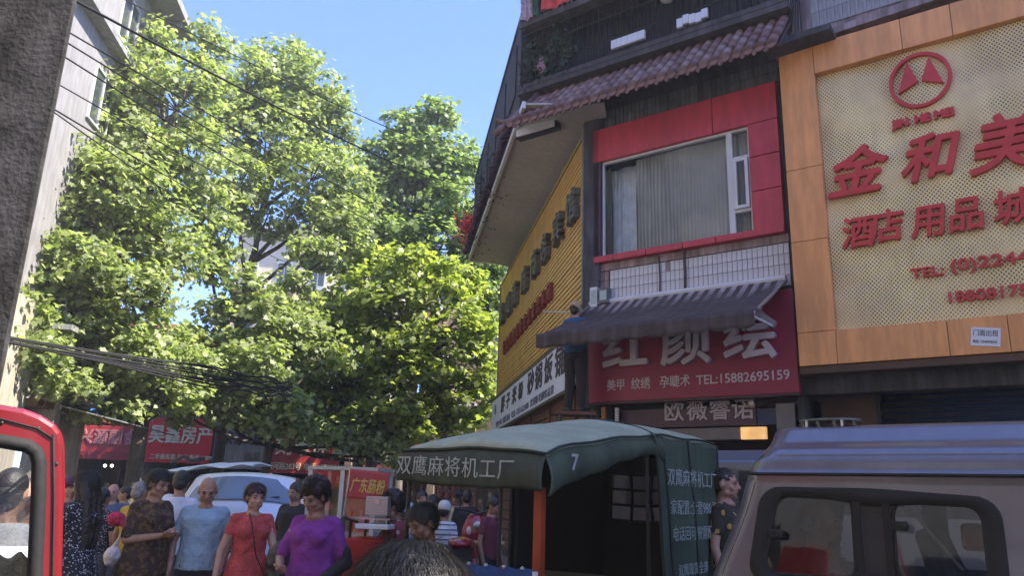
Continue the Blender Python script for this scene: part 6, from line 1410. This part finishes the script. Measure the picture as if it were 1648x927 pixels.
# the head of someone close in front of the camera
P = atY(660, 985, 1.22); hx_, hy_ = P.x, 1.22
t = thing('person', (hx_, hy_, 0), 'back of a dark haired head close to the camera at the bottom of the picture', 'person', 'people in the market crowd')
zc = 1.6-(878-795)*1.22/1240-.10
q = MB(); q.ell((hx_, hy_, zc), (.085, .10, .105)); q.ell((hx_, hy_+.03, zc-.08), (.06, .07, .09)); q.cap((hx_, hy_, zc-.08), (hx_, hy_, zc-.22), .055, .06, 12)
tr = ringsolid([(.0+.6, hx_, hy_, .15, .11), (zc-.55, hx_, hy_, .15, .11), (zc-.34, hx_, hy_, .17, .12), (zc-.25, hx_, hy_, .16, .10), (zc-.18, hx_, hy_, .08, .07)], 20); q.add(tr.v, tr.f)
for sx in (-1, 1):
    q.chain([(hx_+sx*.17, hy_, zc-.27), (hx_+sx*.22, hy_+.02, zc-.55), (hx_+sx*.2, hy_-.1, zc-.75)], [.05, .04, .028]); hand(q, (hx_+sx*.2, hy_-.1, zc-.75), (0, -.5, -.8), sx, (-sx, 0, 0)); q.chain([(hx_+sx*.09, hy_, .8), (hx_+sx*.09, hy_, .45), (hx_+sx*.1, hy_, .05)], [.09, .06, .04])
    q.ell((hx_+sx*.088, hy_+.005, zc-.035), (.012, .022, .033))
blob(q, 'body', skin('tan'), t, I4(), .012, 2)
q = MB(); q.ell((hx_, hy_-.01, zc+.012), (.094, .108, .102), None, 24, 16); hh = hairm('near_black', (.006, .005, .005)); blob(q, 'hair', hh, t, I4(), .006, 1, .022, .035)
q = MB(); rr = random.Random(9)
for i in range(14000):
    d = Vector((rr.gauss(0, 1), rr.gauss(0, 1), rr.gauss(0, 1)+.4)).normalized()
    if d.z < -.35: continue
    p = Vector((hx_+d.x*.095, hy_-.01+d.y*.108, zc+.012+d.z*.103)); L = rr.uniform(.04, .08)
    wh = Vector((.02, .03, .1)); t_d = Vector((p.x-hx_-.02, p.y-hy_-.03, 0)); t_d = (t_d.normalized()+Vector((-t_d.y, t_d.x, 0))*4+Vector((0, 0, -.25))); t_d = (t_d-d*t_d.dot(d)).normalized()+d*rr.uniform(.0, .22)+Vector((rr.gauss(0, .22), rr.gauss(0, .22), rr.gauss(0, .12))); t_d.normalize()
    w = d.cross(t_d); 
    if w.length < .05: continue
    w = w.normalized()*rr.uniform(.0003, .0007); b = len(q.v)
    for j in range(5):
        u = j/4; P = p+t_d*L*u-d*L*.25*u*u; ww = w*(1-.8*u); q.v += [tuple(P-ww), tuple(P+ww)]
    for j in range(4): q.f.append((b+2*j, b+2*j+1, b+2*j+3, b+2*j+2))
q.build('hair_strands', hh, t)['kind'] = 'stuff'
q = ringsolid([(.6, hx_, hy_, .2, .15), (zc-.55, hx_, hy_, .18, .13), (zc-.34, hx_, hy_, .19, .135), (zc-.25, hx_, hy_, .17, .115), (zc-.19, hx_, hy_, .085, .075)], 24); blob(q, 'shirt', cl('grey', (.08, .08, .09)), t, I4(), .015, 2)

# things people hold or carry
def at_local(px_, Y, H, yaw, p, x=None):
    x = atY(px_, 785, Y).x if x is None else x; s = H/1.65
    return Matrix.Translation((x, Y, 0)) @ Matrix.Rotation(yaw, 4, 'Z') @ Matrix.Diagonal((s, s, s, 1)) @ Matrix.Translation(p)
M = at_local(141, 7.0, 1.71, radians(-105), (-.055, -.385, 1.235)) @ Matrix.Rotation(radians(-35), 4, 'X')
q = MB(); q.box(-.037, .037, -.005, .005, -.06, .08); tag(q.build('mobile_phone', mat('phone_black', (.015, .015, .02), .2), None, M, bevel=.003), 'black mobile phone held up by the woman in floral dress', 'phone')
M = at_local(250, 7.2, 1.745, radians(62), (.0, -.30, 1.15))
q = MB(); q.box(-.03, .03, -.02, .02, 0, .008); tag(q.build('paper_slip', white_p, None, M), 'small pale slip held by the woman in brown', 'paper')
# shoulder strap and bag on the woman in the coral dress
t = thing('shoulder_bag', atY(412, 880, 7.1), 'dark shoulder bag hanging on a thin strap from the woman in coral', 'bag')
M = at_local(412, 7.2, 1.645, radians(30), (0, 0, 0))
q = MB(); q.tube([(-.05, .07, 1.39), (-.045, -.07, 1.395), (-.03, -.15, 1.30), (-.01, -.17, 1.20), (.03, -.145, 1.05), (.10, -.15, .92), (.14, -.16, .84)], .006, 6); q.build('strap', mat('black_leather', (.02, .018, .018), .4), t, M, True)
q = MB(); q.box(.06, .24, -.22, -.15, .68, .84); q.build('pouch', mat('black_leather', (.02, .018, .018), .4), t, M, bevel=.02)
# black bag between coral and purple women
P = atY(455, 905, 6.6); q = MB(); q.ell((P.x, P.y, P.z), (.14, .10, .17)); q.cap((P.x-.10, P.y, P.z+.02), (P.x+.05, P.y, P.z+.20), .04, .03); q.cap((P.x+.0, P.y-.03, P.z-.1), (P.x-.12, P.y-.05, P.z-.25), .07, .06)
blob(q, 'black_bag', mat('black_plastic', (.018, .018, .022), .35, 0, .1, 5, .5, 22), None, I4(), .016, 1, .04, .05); REM[-1] = REM[-1][:5]+('crumpled black bag held between the women in coral and purple',)
# black undersleeves of the woman in purple
M = at_local(514, 6.2, 1.68, radians(-12), (0, 0, 0)); 
q = MB(); q.chain([(.235, .02, 1.14), (.255, .02, 1.06), (.175, -.17, .965)], [.055, .054, .042]); blob(q, 'arm_sleeve', cl('black', (.02, .02, .022)), None, M, .012, 2); REM[-1] = REM[-1][:5]+('black arm sleeve worn by the woman in purple',)
# white carrier bag, red hat
P = atY(181, 893, 8.3); q = MB(); q.ell((P.x, P.y, P.z-.02), (.085, .07, .10)); q.cap((P.x, P.y, P.z+.05), (P.x+.04, P.y, P.z+.16), .035, .012); q.cap((P.x+.04, P.y, P.z+.16), (P.x+.06, P.y, P.z+.22), .012, .012)
blob(q, 'carrier_bag', mat('white_plastic_bag', (.62, .56, .54), .35, 0, .08, 5, .5, 25), None, I4(), .012, 1, .025, .04); REM[-1] = REM[-1][:5]+('white plastic carrier bag hanging beside the man in yellow',)
P = atY(187, 836, 8.2); q = MB(); q.ell(P, (.085, .07, .075)); q.cap(P+Vector((.05, 0, -.0)), P+Vector((.09, 0, -.06)), .04, .03)
blob(q, 'cloth_bundle', mat('crimson_cloth', (.50, .02, .07), .8, 0, .2, 20, .4, 30), None, I4(), .010, 1, .03, .03); REM[-1] = REM[-1][:5]+('crimson cloth bundle held beside the man in yellow',)

# worker on a trestle below the awning
_s = FA.px(926, 600, .55)[0]; wx, wy = FA.w(_s, -.55, 0).x, FA.w(_s, -.55, 0).y
zft = atY(925, 664, wy).z; zhead = atY(932, 486, wy).z
Hh = zhead-zft
t_, M_ = person('sign fitter in dark blue standing on a trestle behind the awning corner', 0, wy, Hh, radians(150), (0, radians(-10)), 'tan', top=cl('worker_blue', (.02, .08, .18)), bottom=cl('worker_dark', (.03, .025, .03)), sleeve=1.6, hair='short', near=False, seed=40, x=wx, extra_z=zft, cap=mat('straw_cap', (.45, .30, .16), .8), group=None,
    arms={'l': ((-.22, -.05, 1.12), (-.12, -.30, 1.30), (0, .3, 1), .9), 'r': ((.25, -.12, 1.25), (.24, -.30, 1.45), (0, .3, 1), .9)})
a = atY(874, 502, wy-.1); b_ = atY(918, 503, wy-.05); q = MB(); q.tube([a, b_], .012, 8); tag(q.build('stick', mat('pale_rod', (.55, .5, .35), .5), None), 'pale rod the sign fitter holds towards the yellow board', 'rod')
lt_ = thing('trestle', (wx, wy, 0), 'dark wooden trestle stool the sign fitter stands on', 'stool')
q = MB(); q.box(wx-.30, wx+.30, wy-.18, wy+.18, zft-.05, zft-.002); q.build('top', wood_br, lt_)
for sx in (-1, 1):
    for sy in (-1, 1): q = MB(); q.bar((wx+sx*.24, wy+sy*.14, zft-.05), (wx+sx*.34, wy+sy*.25, 0.13), .05); q.build('leg', mat('dark_timber', (.07, .045, .03), .8), lt_)
for z in (zft-.6, zft-1.2): q = MB(); q.bar((wx-.31, wy-.19, z), (wx+.31, wy-.19, z), .035); q.build('rung', mat('dark_timber', (.07, .045, .03)), lt_)

flush_text(); flush_blobs()
for o in list(bpy.data.objects):
    if o.parent is None and o.type == 'MESH' and 'label' in o and 'category' not in o and o.get('kind') != 'structure':
        o['category'] = {'sack': 'sack', 'flower_pot': 'jar', 'black_bag': 'bag', 'carrier_bag': 'bag', 'cloth_bundle': 'bundle', 'arm_sleeve': 'sleeve'}.get(o.name.split('.')[0], o.name.split('.')[0].replace('_', ' '))
print('tris', sum(len(o.data.loops)-2*len(o.data.polygons) for o in bpy.data.objects if o.type == 'MESH'))
